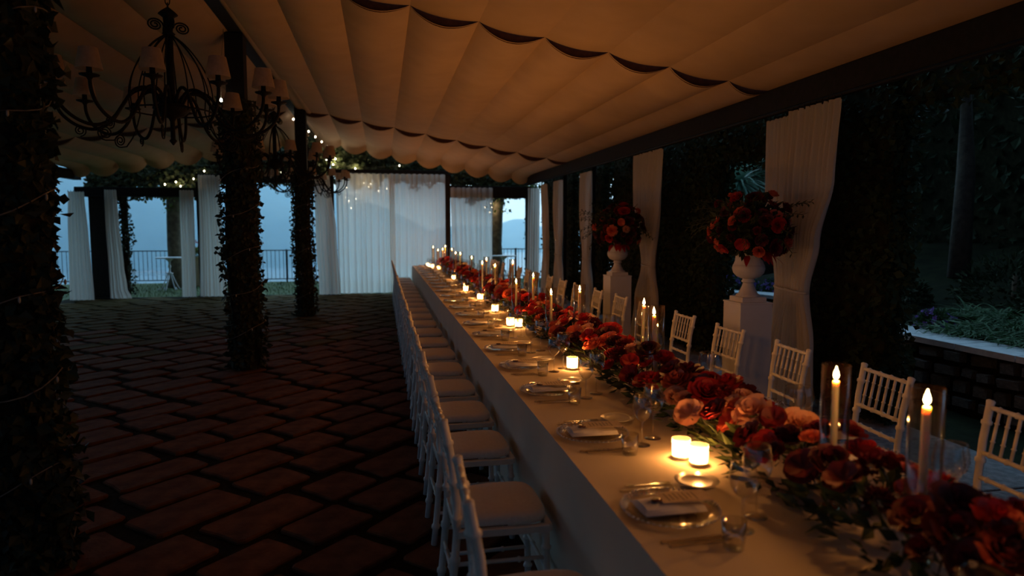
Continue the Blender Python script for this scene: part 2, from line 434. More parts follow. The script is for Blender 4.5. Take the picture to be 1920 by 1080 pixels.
# ---- canopy: fabric lanes sagging between seams, in three lengths
cl = thing('ceiling', 'cream fabric pergola canopy with scalloped lanes lit by candles', None); cl['kind'] = 'structure'
LANE = 0.61
def cz_r(x): return 3.676 - 0.1735 * x                # seam height on the table side
def cz_l(x): return 3.90 - 0.158 * (-1.65 - x)         # seam height on the lawn side
SEC = [(-9.0, 6.25), (6.25, 13.71), (13.71, 17.55)]
def lanes(side):
    out = []
    if side > 0:
        xs = [-1.55 + LANE*k for k in range(9)] + [3.78]
    else:
        xs = [-1.72 - LANE*k for k in range(9)] + [-7.0]
    return [(xs[i], xs[i+1]) for i in range(len(xs)-1)]
for side, zf in ((1, cz_r), (-1, cz_l)):
    for si, (ya, yb) in enumerate(SEC):
        for xa, xb in lanes(side):
            wd = abs(xb - xa) / LANE
            def fn(u, v, xa=xa, xb=xb, ya=ya, yb=yb, si=si, wd=wd):
                x = xa + (xb - xa)*u; z0 = zf(xa) + (zf(xb) - zf(xa))*u
                # asymmetric hang: the belly lies toward the lower seam
                bell = (math.sin(PI * u ** 0.88)) ** 0.9 if 0 < u < 1 else 0
                sag = (0.115 - 0.075*v) * wd
                yy = ya + (yb - ya)*v
                drop = 0
                if si == 2 and v > 0.8:
                    q = (v - 0.8)/0.2
                    sag += 0.12*q*wd; drop = 0.14*(1 - math.sqrt(max(0, 1 - q*q)))
                    yy = ya + (yb - ya)*(0.8 + 0.2*math.sin(q*PI/2))
                return (x, yy, z0 - sag*bell - drop)
            MB().grid(fn, 12, 14).build('canopy_panel', 'canopy', cl)
        # dark scalloped hem where two lengths meet
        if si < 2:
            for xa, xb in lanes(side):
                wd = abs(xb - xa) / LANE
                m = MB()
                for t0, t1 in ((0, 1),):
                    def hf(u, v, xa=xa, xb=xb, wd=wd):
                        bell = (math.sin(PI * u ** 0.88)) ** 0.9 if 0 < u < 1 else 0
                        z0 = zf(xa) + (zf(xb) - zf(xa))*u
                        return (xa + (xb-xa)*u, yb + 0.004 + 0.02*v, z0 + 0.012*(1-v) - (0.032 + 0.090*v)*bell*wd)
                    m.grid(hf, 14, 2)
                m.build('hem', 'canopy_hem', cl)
# fabric gutter band along the ridge
m = MB().grid(lambda u, v: (-1.53 + 0.30*u - 0.02, -9.0 + 26.5*v, 3.93 - 0.055*u - 0.05*math.sin(u*PI) - 0.02*math.sin(u*PI*3)), 10, 24)
m.build('ridge_band', 'canopy', cl)
m = MB().grid(lambda u, v: (-1.68 - 0.28*u, -9.0 + 26.5*v, 3.91 - 0.03*u - 0.045*math.sin(u*PI)), 8, 24)
m.build('ridge_band', 'canopy', cl)

# ---- beams
def beam(label, *boxes, m='iron', name='beam'):
    mb = MB()
    for b in boxes: mb.chamfer_box(*b, 0.008)
    return tag(mb.build(name, m, smooth=False), label, 'beam')
beam('black ridge beam running over the ivy columns', (-1.67, -1.53, -9.0, 17.9, 3.90, 4.0), (-2.1, -1.1, -9.0, 17.9, 4.0, 4.03))
eb = thing('eave_beam', 'black eave beam above the tied-back curtains on the garden side', 'beam')
MB().chamfer_box(3.74, 3.90, -9.0, 17.9, 2.80, 3.02, 0.01).build('girder', 'iron', eb, False)
MB().tube([(3.775, -9.0, 2.79), (3.775, 17.6, 2.79)], 0.014, 8).build('curtain_rail', 'iron', eb)
MB().chamfer_box(3.90, 3.98, -9.0, 17.9, 2.86, 2.96, 0.01).build('gutter', 'iron', eb, False)
beam('black eave beam on the lawn side of the pavilion', (-7.10, -6.94, -9.0, 17.9, 2.80, 3.02))
beam('heavy black end beam over the low bay beside the garden', (1.763, 3.92, 17.74, 17.90, 2.46, 2.76))
beam('heavy black end beam over the low bay by the two side curtains', (-7.05, -4.383, 17.74, 17.90, 2.42, 2.64))
beam('thin black end beam above the closed sheer curtains', (-1.30, 1.72, 17.74, 17.90, 3.05, 3.14))
beam('thin black end beam of the bay left open beside the closed sheers', (-4.33, -1.30, 17.74, 17.90, 2.78, 2.98))
def post(x, y, h, w, label):
    t = thing('iron_post', label, 'post', (x, y, 0))
    MB().chamfer_box(-w/2, w/2, -w/2, w/2, 0.02, h, 0.004).build('shaft', 'iron', t, False)
    MB().chamfer_box(-w*0.75, w*0.75, -w*0.75, w*0.75, 0.002, 0.03, 0.004).build('base_plate', 'iron', t, False)
    MB().chamfer_box(-w*0.7, w*0.7, -w*0.7, w*0.7, h, h + 0.025, 0.004).build('cap_plate', 'iron', t, False)
post(-1.22, 17.82, 3.03, 0.13, 'black end post left of the closed sheer curtains')
post(1.70, 17.82, 3.03, 0.13, 'black end post between tall and low sheer curtains')
post(-4.32, 17.82, 2.75, 0.13, 'black end post behind the wide gathered curtain')
post(3.83, 17.82, 2.44, 0.13, 'black corner post at the garden end')
post(-6.53, 17.80, 2.40, 0.36, 'broad black corner pier between the two side curtains')
for yy, nm in ((5.80, 'beside the front flower urn'), (9.45, 'beside the rear flower urn'), (12.45, 'third from the front on the garden side'), (14.5, 'fourth from the front on the garden side'), (1.9, 'on the garden side in front of the hedge arch')):
    post(3.935, yy, 2.85, 0.07, 'black garden-side post ' + nm)

# ================================================================== IVY COLUMNS
def leaf_cloud(mb, n, fn, L=(0.05, 0.09), up=0.2):
    for _ in range(n):
        p, nn = fn()
        d = (rvec() + nn*0.5 + Vector((0,0,-0.3))).normalized()
        l = rnd(*L)
        mb.leaf(Vector(p), d, (nn + rvec()*0.6), l, l*rnd(0.6, 0.95))
def ivy_column(x, y, r, ztop, label, n, seed, swell=None):
    random.seed(seed)
    t = thing('ivy_column', label, 'column', (x, y, 0))
    MB().chamfer_box(-0.10, 0.10, -0.10, 0.10, 0, 3.90, 0.01).build('post', 'iron', t, False)
    def rr(a, z): return r * (1 + 0.10*math.sin(3*a + z*2.1) + 0.10*math.sin(z*3.3 + a) + (swell(z) if swell else 0))
    MB().grid(lambda u, v: (rr(2*PI*u, ztop*v)*0.86*math.cos(2*PI*u), rr(2*PI*u, ztop*v)*0.86*math.sin(2*PI*u), 0.002 + ztop*v), 20, 30, True).build('stems', 'ivy_core', t)
    mb = MB()
    def smp():
        a = rnd(0, 2*PI); z = rnd(0.02, ztop); q = rr(a, z)*rnd(0.85, 1.12) + (0.05 if random.random() < 0.06 else 0)
        return (q*math.cos(a), q*math.sin(a), z), Vector((math.cos(a), math.sin(a), 0.1))
    leaf_cloud(mb, n, smp, (0.045, 0.085))
    mb.build('foliage', 'ivy', t, False)['kind'] = 'stuff'
    return t
ivy_column(-1.62, 8.54, 0.185, 3.15, 'ivy-clad column with its foot on the bare paving', 2600, 3)
ivy_column(-1.45, 13.49, 0.165, 2.75, 'slimmer ivy-clad column standing nearer the end curtains', 2200, 4)
ivy_column(-1.72, 3.62, 0.155, 3.9, 'thick leafy ivy column rising to the canopy beside the big chandelier', 5200, 5, lambda z: 0.25*max(0, z-2.4)/1.5)
random.seed(21)
def light_string(x, y, r, z0, z1, turns, label, lit=0):
    t = thing('fairy_light_string', label, 'fairy lights', (x, y, 0), 0, 'fairy light strings')
    path = [(r*math.cos(a), r*math.sin(a), z0 + (z1-z0)*k/(turns*18) + 0.02*math.sin(k*0.9)) for k in range(int(turns*18)+1) for a in [2*PI*k/18]]
    MB().tube(path, 0.0028, 5).build('wire', 'wire', t)
    mb = MB(); ml = MB()
    for k in range(3, len(path), 4):
        p = path[k]; c = (p[0]*1.05, p[1]*1.05, p[2])
        (ml if lit and k % lit == 0 else mb).lathe([(0.0025, 0), (0.006, -0.006), (0.006, -0.022), (0.001, -0.03)], 6, c)
    if mb.v: mb.build('bulbs', 'bulb_off', t)['kind'] = 'stuff'
    if ml.v: ml.build('lit_bulbs', 'fairy', t)['kind'] = 'stuff'
light_string(-1.72, 3.62, 0.195, 0.15, 2.9, 6.5, 'pale wire of small bulbs wound round the thick leafy column')
light_string(-1.62, 8.54, 0.225, 0.10, 2.9, 6.0, 'pale wire of small bulbs wound round the column on bare paving')
light_string(-1.45, 13.49, 0.20, 0.10, 2.6, 6.0, 'pale wire of small bulbs wound round the slimmer column')

# ================================================================== FAR GABLE FOLIAGE, OUTSIDE IVY
def foliage_mass(name, label, n, smp, m='ivy', L=(0.07, 0.13), cat='foliage', core=None):
    t = thing(name, label, cat)
    mb = MB(); leaf_cloud(mb, n, smp, L)
    mb.build('leaves', m, t, False)['kind'] = 'stuff'
    if core: core.build('stems', 'ivy_core', t, False)
    return t
def gable_top(x): return (cz_r(x) if x > -1.6 else cz_l(x)) + 0.05
def gsmp(x0, x1, zb, y0=17.95, y1=18.35):
    def f():
        x = rnd(x0, x1); z = rnd(zb, gable_top(x) + 0.1)
        return (x, rnd(y0, y1), z), Vector((0, -1, 0.2))
    return f
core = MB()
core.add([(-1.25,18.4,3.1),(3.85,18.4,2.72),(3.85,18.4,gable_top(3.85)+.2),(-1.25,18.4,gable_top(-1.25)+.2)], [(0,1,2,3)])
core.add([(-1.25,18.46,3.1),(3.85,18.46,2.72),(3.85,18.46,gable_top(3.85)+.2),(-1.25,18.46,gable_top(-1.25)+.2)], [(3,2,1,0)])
def gb():
    while True:
        x = rnd(-1.6, 0.4); z = rnd(3.12, gable_top(x))
        if x < -0.2 or random.random() < 0.35: return (x, rnd(17.93, 18.25), z), Vector((0, -1, 0.2))
foliage_mass('gable_vine', 'vine leaves lit by fairy lights above the closed sheer curtains', 1100, gb, 'vine', (0.08, 0.15))
def gsm2():
    while True:
        x = rnd(-0.6, 3.85); zb = 3.14 if x < 1.7 else 2.76
        z = rnd(zb, gable_top(x) + 0.1)
        return (x, rnd(17.95, 18.38), z), Vector((0, -1, 0.2))
foliage_mass('gable_vine', 'dark vine leaves filling the gable above the low garden bay', 2600, gsm2, 'vine', (0.08, 0.14), core=core)
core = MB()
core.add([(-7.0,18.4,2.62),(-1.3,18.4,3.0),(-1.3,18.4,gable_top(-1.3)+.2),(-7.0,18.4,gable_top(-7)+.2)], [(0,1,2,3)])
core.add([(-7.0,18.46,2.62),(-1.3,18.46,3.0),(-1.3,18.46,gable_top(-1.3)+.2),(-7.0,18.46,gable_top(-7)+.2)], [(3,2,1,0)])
def gsm3():
    x = rnd(-7, -1.3); zb = 2.64 if x < -4.3 else 2.98
    return (x, rnd(17.95, 18.38), rnd(zb, gable_top(x) + 0.1)), Vector((0, -1, 0.2))
foliage_mass('gable_vine', 'dark vine leaves in the gable above the two side curtains', 2600, gsm3, 'vine', (0.08, 0.14), core=core)
def fringe(x0, x1, zb, depth, n, label, m='vine'):
    ph = rnd(0, 6)
    def f():
        x = rnd(x0, x1); dd = depth*(0.55 + 0.3*math.sin(x*5 + ph) + 0.25*math.sin(x*13 + ph))
        return (x, rnd(17.98, 18.2), zb - abs(dd)*random.random()), Vector((0, -0.6, -0.5))
    foliage_mass('hanging_vine', label, n, f, m, (0.06, 0.11))
fringe(-6.3, -4.4, 2.50, 0.17, 420, 'fringe of ivy hanging under the low end beam by the two side curtains')
fringe(-4.2, -1.3, 2.82, 0.22, 380, 'fringe of ivy hanging in the open end bay left of the closed sheers')
fringe(2.0, 3.85, 2.56, 0.15, 260, 'fringe of ivy hanging under the low end beam beside the garden')
fringe(-1.2, 1.6, 3.05, 0.42, 900, 'thick vine fringe hanging outside the closed sheer curtains')
fringe(1.75, 2.95, 2.72, 0.40, 420, 'thick vine fringe hanging outside the short sheer curtain')
def ivy_strip(x, y, r, z0, z1, n, label):
    def f():
        a = rnd(0, 2*PI); z = rnd(z0, z1); q = r*rnd(0.5, 1.2)*(1 + 0.3*math.sin(z*5))
        return (x + q*math.cos(a), y + q*math.sin(a), z), Vector((math.cos(a), math.sin(a), 0))
    c = MB().tube([(x, y, 0.0), (x + 0.02, y, z1*0.5), (x, y, z1)], r*0.6, 8)
    foliage_mass('climbing_ivy', label, n, f, 'ivy', (0.06, 0.10), core=c)
ivy_strip(-6.13, 18.12, 0.13, 0.05, 2.55, 700, 'ivy climbing the edge of the bay beside the second side curtain')
ivy_strip(-3.12, 18.15, 0.10, 0.05, 2.8, 500, 'ivy climbing behind the wide gathered curtain')
ivy_strip(3.95, 18.12, 0.10, 0.05, 2.6, 450, 'ivy climbing the corner at the garden end')

# ================================================================== CURTAINS
def curtain(name, label, along, rows, n_pleat, amp, m='drape', tie=None, group=None, heading=True, hem=None):
    """rows: (z, a, b) from top to bottom, a..b the two edges along the 'along' axis; along = ('y', x) or ('x', y)."""
    ax, const = along
    t = thing(name, label, 'curtain', group=group)
    zs = [r_[0] for r_ in rows]
    def edge(z):
        for (z1, a1, b1), (z2, a2, b2) in zip(rows, rows[1:]):
            if z2 <= z <= z1:
                q = (z1 - z)/(z1 - z2) if z1 != z2 else 0
                q = q*q*(3-2*q)
                return a1 + (a2-a1)*q, b1 + (b2-b1)*q
        return rows[-1][1], rows[-1][2]
    w0 = abs(rows[0][2] - rows[0][1]); ph = rnd(0, 6)
    def fn(u, v):
        z = zs[0] + (zs[-1] - zs[0])*v
        a, b = edge(z); w = abs(b - a)
        k = min(1.6, max(0.55, w0/max(w, 0.05)))
        s = u + 0.18/n_pleat*math.sin(u*17 + ph)
        pl = math.sin(2*PI*n_pleat*s + 0.5*math.sin(v*4 + ph)) + 0.35*math.sin(4*PI*n_pleat*s + v*3 + ph)
        off = amp*pl*(0.55 + 0.45*min(1, v*6))*k*0.8
        z += (0.018*abs(math.sin(PI*n_pleat*u)) if v == 0 and heading else 0)
        if v == 1: z += 0.004*math.sin(u*30)
        c = a + (b - a)*u
        return (const + off, c, z) if ax == 'y' else (c, const + off, z)
    MB().grid(fn, n_pleat*8, 40).build('panel', m, t)
    if tie:
        z, mrg = tie; a, b = edge(z)
        c, hw = (a+b)/2, abs(b-a)/2 + mrg
        pth = []
        for k in range(25):
            an = 2*PI*k/24
            q, o_ = c + hw*math.cos(an), const + (amp*1.5 + 0.015)*math.sin(an)
            pth.append((o_, q, z + 0.012*math.cos(an)) if ax == 'y' else (q, o_, z + 0.012*math.cos(an)))
        MB().tube(pth, 0.012, 6).build('tie', m, t)
    if hem:
        zc, hh = hem
    # heading tape with hooks
    a, b = rows[0][1], rows[0][2]
    mb = MB()
    for k in range(n_pleat + 1):
        q = a + (b-a)*k/n_pleat
        p = (const, q, zs[0]) if ax == 'y' else (q, const, zs[0])
        mb.tube([p, (p[0], p[1], p[2] + 0.045)], 0.006, 5)
    mb.build('hooks', 'iron', t)['kind'] = 'stuff'
    return t
GC = 'tied-back garden curtains'
# garden side (along Y at the eave)
curtain('tied_curtain', 'white curtain swept back to its tie beside the front flower urn', ('y', 3.765), [(2.745, 5.16, 5.92), (2.1, 5.22, 5.95), (1.55, 5.42, 5.88), (1.10, 5.55, 5.83), (0.6, 5.45, 5.98), (0.015, 5.42, 6.05)], 9, 0.030, tie=(1.10, 0.012), group=GC)
curtain('tied_curtain', 'narrower white curtain hanging behind the front urn bouquet', ('y', 3.835), [(2.73, 5.98, 6.40), (2.0, 5.98, 6.36), (1.10, 5.93, 6.12), (0.5, 5.92, 6.20), (0.015, 5.92, 6.24)], 6, 0.028, tie=(1.10, 0.012), group=GC)
curtain('tied_curtain', 'white tied curtain standing beside the rear flower urn', ('y', 3.775), [(2.745, 8.86, 9.96), (2.0, 8.95, 9.90), (1.14, 9.16, 9.48), (0.6, 9.0, 9.75), (0.015, 8.95, 9.95)], 9, 0.035, tie=(1.14, 0.012), group=GC)
curtain('tied_curtain', 'white tied curtain between the rear urn and the far hedge', ('y', 3.775), [(2.70, 12.05, 12.80), (2.0, 12.1, 12.75), (1.10, 12.2, 12.48), (0.5, 12.0, 12.62), (0.015, 11.95, 12.7)], 7, 0.035, tie=(1.10, 0.012), group=GC)
curtain('tied_curtain', 'white tied curtain second from the garden end of the pavilion', ('y', 3.775), [(2.68, 14.1, 14.85), (2.0, 14.15, 14.8), (1.10, 14.3, 14.6), (0.5, 14.1, 14.75), (0.015, 14.05, 14.8)], 6, 0.035, tie=(1.10, 0.012), group=GC)
curtain('tied_curtain', 'white curtain loosely tied at the garden corner', ('y', 3.775), [(2.68, 15.5, 16.05), (2.0, 15.4, 15.9), (1.2, 15.45, 15.75), (0.6, 15.4, 15.95), (0.015, 15.4, 16.0)], 6, 0.035, tie=(1.2, 0.012), group=GC)
# end wall (along X)
curtain('corner_curtain', 'white curtain hanging straight at the garden corner of the end wall', ('x', 17.62), [(2.70, 3.78, 4.10), (1.4, 3.77, 4.09), (0.015, 3.75, 4.08)], 5, 0.030)
curtain('sheer_curtain', 'closed tall sheer curtain glowing with dusk light, next to the ivy post', ('x', 17.66), [(3.02, -1.10, 0.34), (1.5, -1.08, 0.34), (0.03, -1.06, 0.35)], 10, 0.040, m='voile')
curtain('sheer_curtain', 'closed tall sheer curtain glowing with dusk light, behind the table end', ('x', 17.60), [(3.02, 0.20, 1.62), (1.5, 0.21, 1.62), (0.03, 0.21, 1.60)], 10, 0.040, m='voile')
curtain('sheer_curtain', 'short sheer curtain under the low beam beside the open garden bay', ('x', 17.66), [(2.70, 1.76, 2.86), (1.5, 1.78, 2.84), (0.03, 1.78, 2.82)], 8, 0.040, m='voile')
curtain('gathered_curtain', 'narrow white curtain gathered against the end post by the sheers', ('x', 17.60), [(2.95, -1.62, -1.24), (1.5, -1.60, -1.10), (0.015, -1.55, -1.04)], 5, 0.030)
curtain('gathered_curtain', 'wide white curtain gathered in the tall end bay behind the column', ('x', 17.62), [(2.93, -4.30, -3.80), (2.0, -4.30, -3.79), (1.0, -4.32, -3.76), (0.015, -4.35, -3.72)], 8, 0.035)
curtain('gathered_curtain', 'shorter white curtain hanging next to the wide gathered one', ('x', 17.60), [(2.56, -4.72, -4.40), (1.2, -4.73, -4.41), (0.015, -4.75, -4.42)], 5, 0.030)
curtain('gathered_curtain', 'white side curtain with its hem trailing toward the ivy edge', ('x', 17.50), [(2.55, -6.32, -6.06), (1.8, -6.32, -6.04), (0.8, -6.30, -5.98), (0.25, -6.30, -5.93), (0.015, -6.30, -5.84)], 5, 0.030)
curtain('gathered_curtain', 'white side curtain at the lawn corner beside the broad pier', ('x', 17.3), [(2.49, -7.0, -6.66), (1.5, -7.04, -6.62), (0.015, -7.08, -6.57)], 6, 0.032)

# ================================================================== CHANDELIERS
def make_chandelier(label, loc):
    t = thing('chandelier', label, 'chandelier', loc, 0.13, 'iron chandeliers along the ridge')
    # origin at the lower finial (z local 0 = 2.30 m)
    Z0 = 2.30
    def z(a): return a - Z0
    for k in range(9):
        zz = z(3.44) + k*0.0535
        ring = [(0.017*math.cos(a) * (1 if k % 2 else 0.0), 0.017*math.cos(a) * (0.0 if k % 2 else 1), zz + 0.036*math.sin(a)) for a in [2*PI*i/12 for i in range(13)]]
        MB().tube(ring, 0.0045, 5, False).build('chain_link', 'iron', t)
    MB().lathe([(0.012, z(3.44)), (0.05, z(3.41)), (0.075, z(3.385)), (0.04, z(3.36)), (0.03, z(3.25)), (0.05, z(3.235)), (0.028, z(3.21))], 12).build('crown', 'iron', t)
    for k in range(4):
        a = PI/2*k + 0.4; ca_, sa_ = math.cos(a), math.sin(a)
        sp = []
        for i in range(36):
            q = i/35; an = q*4.6*PI; rr = 0.062*(1 - 0.8*q)
            rad = 0.10 + rr*math.cos(an + PI); sp.append((rad*ca_, rad*sa_, z(3.29) + rr*math.sin(an)*0.8))
        MB().tube([(0.02*ca_, 0.02*sa_, z(3.29))] + sp, 0.0065, 6).build('crown_scroll', 'iron', t)
    MB().lathe([(0.030, z(3.23)), (0.030, z(2.70))], 12).build('stem', 'iron', t)
    for k in range(12):
        a = 2*PI*k/12; ca_, sa_ = math.cos(a), math.sin(a)
        pts = spline([(r_*ca_, r_*sa_, z(h)) for r_, h in ((0.02, 3.23), (0.12, 3.15), (0.22, 3.02), (0.285, 2.88), (0.31, 2.74), (0.30, 2.60))], 4)
        MB().tube(pts, 0.0055, 5).build('dome_wire', 'iron', t)
    MB().tube([(0.305*math.cos(a), 0.305*math.sin(a), z(2.62)) for a in [2*PI*i/32 for i in range(33)]], 0.007, 6, False).build('ring', 'iron', t)
    MB().lathe([(0.03, z(2.74)), (0.06, z(2.72)), (0.06, z(2.69)), (0.14, z(2.66)), (0.145, z(2.64)), (0.09, z(2.585)), (0.03, z(2.565)), (0.018, z(2.54)), (0.018, z(2.40)), (0.03, z(2.385)), (0.004, z(2.35))], 14).build('hub', 'iron', t)
    armp = ((0.07, 2.66), (0.12, 2.75), (0.20, 2.785), (0.29, 2.745), (0.36, 2.64), (0.44, 2.52), (0.55, 2.455), (0.67, 2.475), (0.77, 2.55), (0.815, 2.635), (0.825, 2.72))
    arm = MB().tube(spline([(r_, 0, z(h)) for r_, h in armp], 4), 0.013, 7).mesh('arm', 'iron')
    cup = MB().lathe([(0.010, -0.02), (0.022, 0.0), (0.062, 0.012), (0.066, 0.020), (0.02, 0.024), (0.018, 0.06), (0.018, 0.10)], 12).mesh('drip_cup', 'iron')
    shd = MB().lathe([(0.088, 0.055), (0.060, 0.20)], 18, cap0=False, cap1=False).mesh('lamp_shade', 'shade')
    sc = []
    for i in range(40):
        q = i/39; an = -PI/2 + q*4.4*PI; rr = 0.055*(1 - 0.8*q)
        sc.append((0.50 + rr*math.cos(an), 0, z(2.40) + rr*math.sin(an)))
    scr = MB().tube(spline([(0.30, 0, z(2.60)), (0.36, 0, z(2.45)), (0.44, 0, z(2.35))], 4) + sc, 0.0055, 5).mesh('scroll', 'iron')
    sc2 = []
    for i in range(30):
        q = i/29; an = PI/2 + q*4.0*PI; rr = 0.045*(1 - 0.8*q)
        sc2.append((0.66 + rr*math.cos(an), 0, z(2.42) - rr*math.sin(an) + 0.02))
    scr2 = MB().tube(sc2, 0.005, 5).mesh('scroll', 'iron')
    for k in range(12):
        a = 2*PI*k/12
        ar = place('arm', arm, t, (0,0,0), (0,0,a))
        place('drip_cup', cup, t, (0.825*math.cos(a), 0.825*math.sin(a), z(2.72)))
        place('lamp_shade', shd, t, (0.825*math.cos(a), 0.825*math.sin(a), z(2.72)))
        place('scroll', scr if k % 2 else scr2, ar, (0,0,0), (0,0,0))
    return t
ch = make_chandelier('big iron chandelier with cream shades beside the thick leafy column', (-1.655, 6.07, 2.30))
copy_tree(ch, (-1.57, 11.0, 2.30), 0.4, 'iron chandelier with cream shades between the two ivy-clad columns')
copy_tree(ch, (-1.545, 15.6, 2.30), 0.2, 'iron chandelier with cream shades nearest the end curtains')

# ================================================================== TABLE AND CLOTHS
TX0, TX1, TY0, TY1, TZ = 0.735, 2.07, 0.55, 17.0, 0.745
tb = thing('banquet_table', 'very long banquet table standing under the cream cloths', 'table', (1.40, 8.8, 0))
MB().box(TX0 + 0.02 - 1.40, TX1 - 0.02 - 1.40, TY0 + 0.02 - 8.8, TY1 - 0.02 - 8.8, TZ - 0.03, TZ - 0.003).build('tabletop', 'dark_wood', tb, False)
for yy in (0.9, 4.5, 8.7, 12.9, 16.6):
    for xx in (1.0, 1.8):
        MB().tube([(xx - 1.40, yy - 8.8, 0.0), (xx - 1.40, yy - 8.8, TZ - 0.03)], 0.02, 8).build('leg', 'iron', tb)
CB = [0.55, 1.5, 5.05, 8.65, 12.2, 15.6, 17.0]
CNAME = ['at the start of the table', 'under the front votive and the first place settings', 'second along the table from the start', 'in the middle of the table', 'second along the table from the sheer curtains', 'last before the sheer curtains']
for ci in range(len(CB) - 1):
    ya, yb = CB[ci], CB[ci+1] + (0.10 if ci < len(CB) - 2 else 0)
    lift = 0.004 + 0.0016*(ci % 2)
    ph = rnd(0, 6)
    def cf(u, v, ya=ya, yb=yb, lift=lift, ph=ph):
        yy = ya + (yb - ya)*v
        # profile: floor - edge - top - edge - floor, with a soft edge
        z = TZ + lift
        if u < 0.35:
            q = u/0.35; zz = 0.02 + (z - 0.02)*q
            fold = (1 - q)*0.010*math.sin(yy*9 + ph) + (1-q)*0.004*math.sin(yy*21 + ph)
            x = TX0 - lift - 0.010*(1-q) - fold - 0.008
            if q > 0.97: x = TX0; zz = z
            return (x, yy, zz)
        if u > 0.65:
            q = (1 - u)/0.35; zz = 0.02 + (z - 0.02)*q
            fold = (1 - q)*0.022*math.sin(yy*9 + ph)
            x = TX1 + lift + 0.016*(1-q) + fold + 0.012
            if q > 0.97: x = TX1; zz = z
            return (x, yy, zz)
        q = (u - 0.35)/0.30
        return (TX0 + (TX1 - TX0)*q, yy, z)
    nvy = max(8, int((yb - ya)*10)); e_ = 1e-6
    # two hanging sides and the flat top, creased at the table edge
    m = MB().grid(lambda u, v: cf(u*(0.35 - e_), v), 12, nvy).grid(lambda u, v: cf(0.35 + 0.30*u, v), 8, nvy).grid(lambda u, v: cf(0.65 + e_ + (0.35 - e_)*u, v), 12, nvy)
    if ci == len(CB) - 2:
        m.grid(lambda u, v: (TX0 + (TX1-TX0)*u, TY1 + 0.012 + (1-v)*0.015*math.sin(u*14), 0.02 + (TZ + lift - 0.022)*v), 16, 8)
    tag(m.build('tablecloth', 'cloth'), 'floor-length cream tablecloth ' + CNAME[ci], 'tablecloth', 'cream tablecloths')
TOP = TZ + 0.0065

# ================================================================== CHAIRS
def ringed(p0, p1, r, rings, n=7):
    p0, p1 = Vector(p0), Vector(p1); path, rad = [], []
    ts = [(0, r)]
    for q in rings: ts += [(q - 0.022, r), (q - 0.010, r*1.42), (q + 0.010, r*1.42), (q + 0.022, r)]
    ts.append((1, r))
    for q, rr in ts: path.append(p0.lerp(p1, q)); rad.append(rr)
    return path, rad
def make_chair():
    t = thing('chiavari_chair', '', 'chair')
    W, D = 0.20, 0.20
    # cushion: rounded pad
    def cu(u, v):
        a = 2*PI*u
        s = abs(math.cos(a))**0.45*(1 if math.cos(a) > 0 else -1), abs(math.sin(a))**0.45*(1 if math.sin(a) > 0 else -1)
        lev = [(0.90, 0.450), (0.99, 0.456), (1.0, 0.468), (0.99, 0.484), (0.93, 0.496), (0.80, 0.503), (0.45, 0.507), (0.001, 0.508)]
        k, zz = lev[min(7, int(round(v*7)))]
        return (s[0]*0.195*k + 0.000, s[1]*(0.200 - 0.012*(s[0] < 0))*k, zz)
    MB().grid(cu, 36, 7, True).build('seat_cushion', 'cushion', t)
    fr = MB()
    for (x0, y0), (x1, y1) in (((-.19, -.185), (.19, -.195)), ((.19, -.195), (.19, .195)), ((.19, .195), (-.19, .185)), ((-.19, .185), (-.19, -.185))):
        d = Vector((x1-x0, y1-y0, 0)); L = d.length; a = math.atan2(d.y, d.x)
        M = Matrix.Translation((x0, y0, 0)) @ Matrix.Rotation(a, 4, 'Z')
        fr.chamfer_box(0, L, -0.014, 0.014, 0.418, 0.449, 0.004, M)
    fr.build('seat_frame', 'chair_white', t, False)
    for s in (-1, 1):
        p, r_ = ringed((0.188, s*0.19, 0.0), (0.178, s*0.183, 0.43), 0.0155, (0.18, 0.5, 0.8)); MB().tube(p, r_, 8).build('leg', 'chair_white', t)
        # rear leg and back post in one bent stick
        pth = [(-0.235, s*0.178, 0.0), (-0.215, s*0.178, 0.2), (-0.195, s*0.178, 0.44), (-0.197, s*0.180, 0.56), (-0.215, s*0.184, 0.74), (-0.245, s*0.190, 0.895)]
        full = []; rad = []
        for i in range(len(pth) - 1):
            a, b = Vector(pth[i]), Vector(pth[i+1])
            for q, rr in ((0, .0165), (0.42, .0165), (0.46, .0225), (0.54, .0225), (0.58, .0165)): full.append(a.lerp(b, q)); rad.append(rr)
        full += [Vector(pth[-1]), Vector((-0.249, s*0.191, 0.912)), Vector((-0.251, s*0.191, 0.918))]; rad += [.0165, .019, .010]
        MB().tube(full, rad, 8).build('leg', 'chair_white', t)
    for nm, zz, xx in (('top_rail', 0.885, -0.243), ('back_rail', 0.685, -0.206), ('lower_rail', 0.575, -0.198)):
        hw = 0.180 + 0.01*(zz - 0.5)*2
        p, r_ = ringed((xx, -hw, zz), (xx, hw, zz), 0.0105, (0.14, 0.38, 0.62, 0.86)); MB().tube(p, r_, 7).build(nm, 'chair_white', t)
    p, r_ = ringed((-0.207, 0, 0.685), (-0.244, 0, 0.885), 0.0075, (0.3, 0.7)); sp = MB().tube(p, r_, 6).mesh('spindle', 'chair_white')
    for k in range(6): place('spindle', sp, t, (0, -0.135 + 0.054*k, 0))
    for a, b in (((.18, -.186, .17), (-.21, -.178, .17)), ((.18, .186, .17), (-.21, .178, .17)), ((.183, -.186, .24), (.183, .186, .24)), ((-.212, -.178, .24), (-.212, .178, .24)), ((.18, -.184, .30), (-.208, -.178, .30)), ((.18, .184, .30), (-.208, .178, .30))):
        p, r_ = ringed(a, b, 0.009, (0.3, 0.7), 6); MB().tube(p, r_, 6).build('stretcher', 'chair_white', t)
    return t
L_Y = [1.20, 2.03, 2.87, 3.70, 4.40, 5.08] + [5.78 + 0.695*k for k in range(16)]
R_Y = [1.54 + 0.83*k for k in range(19)]
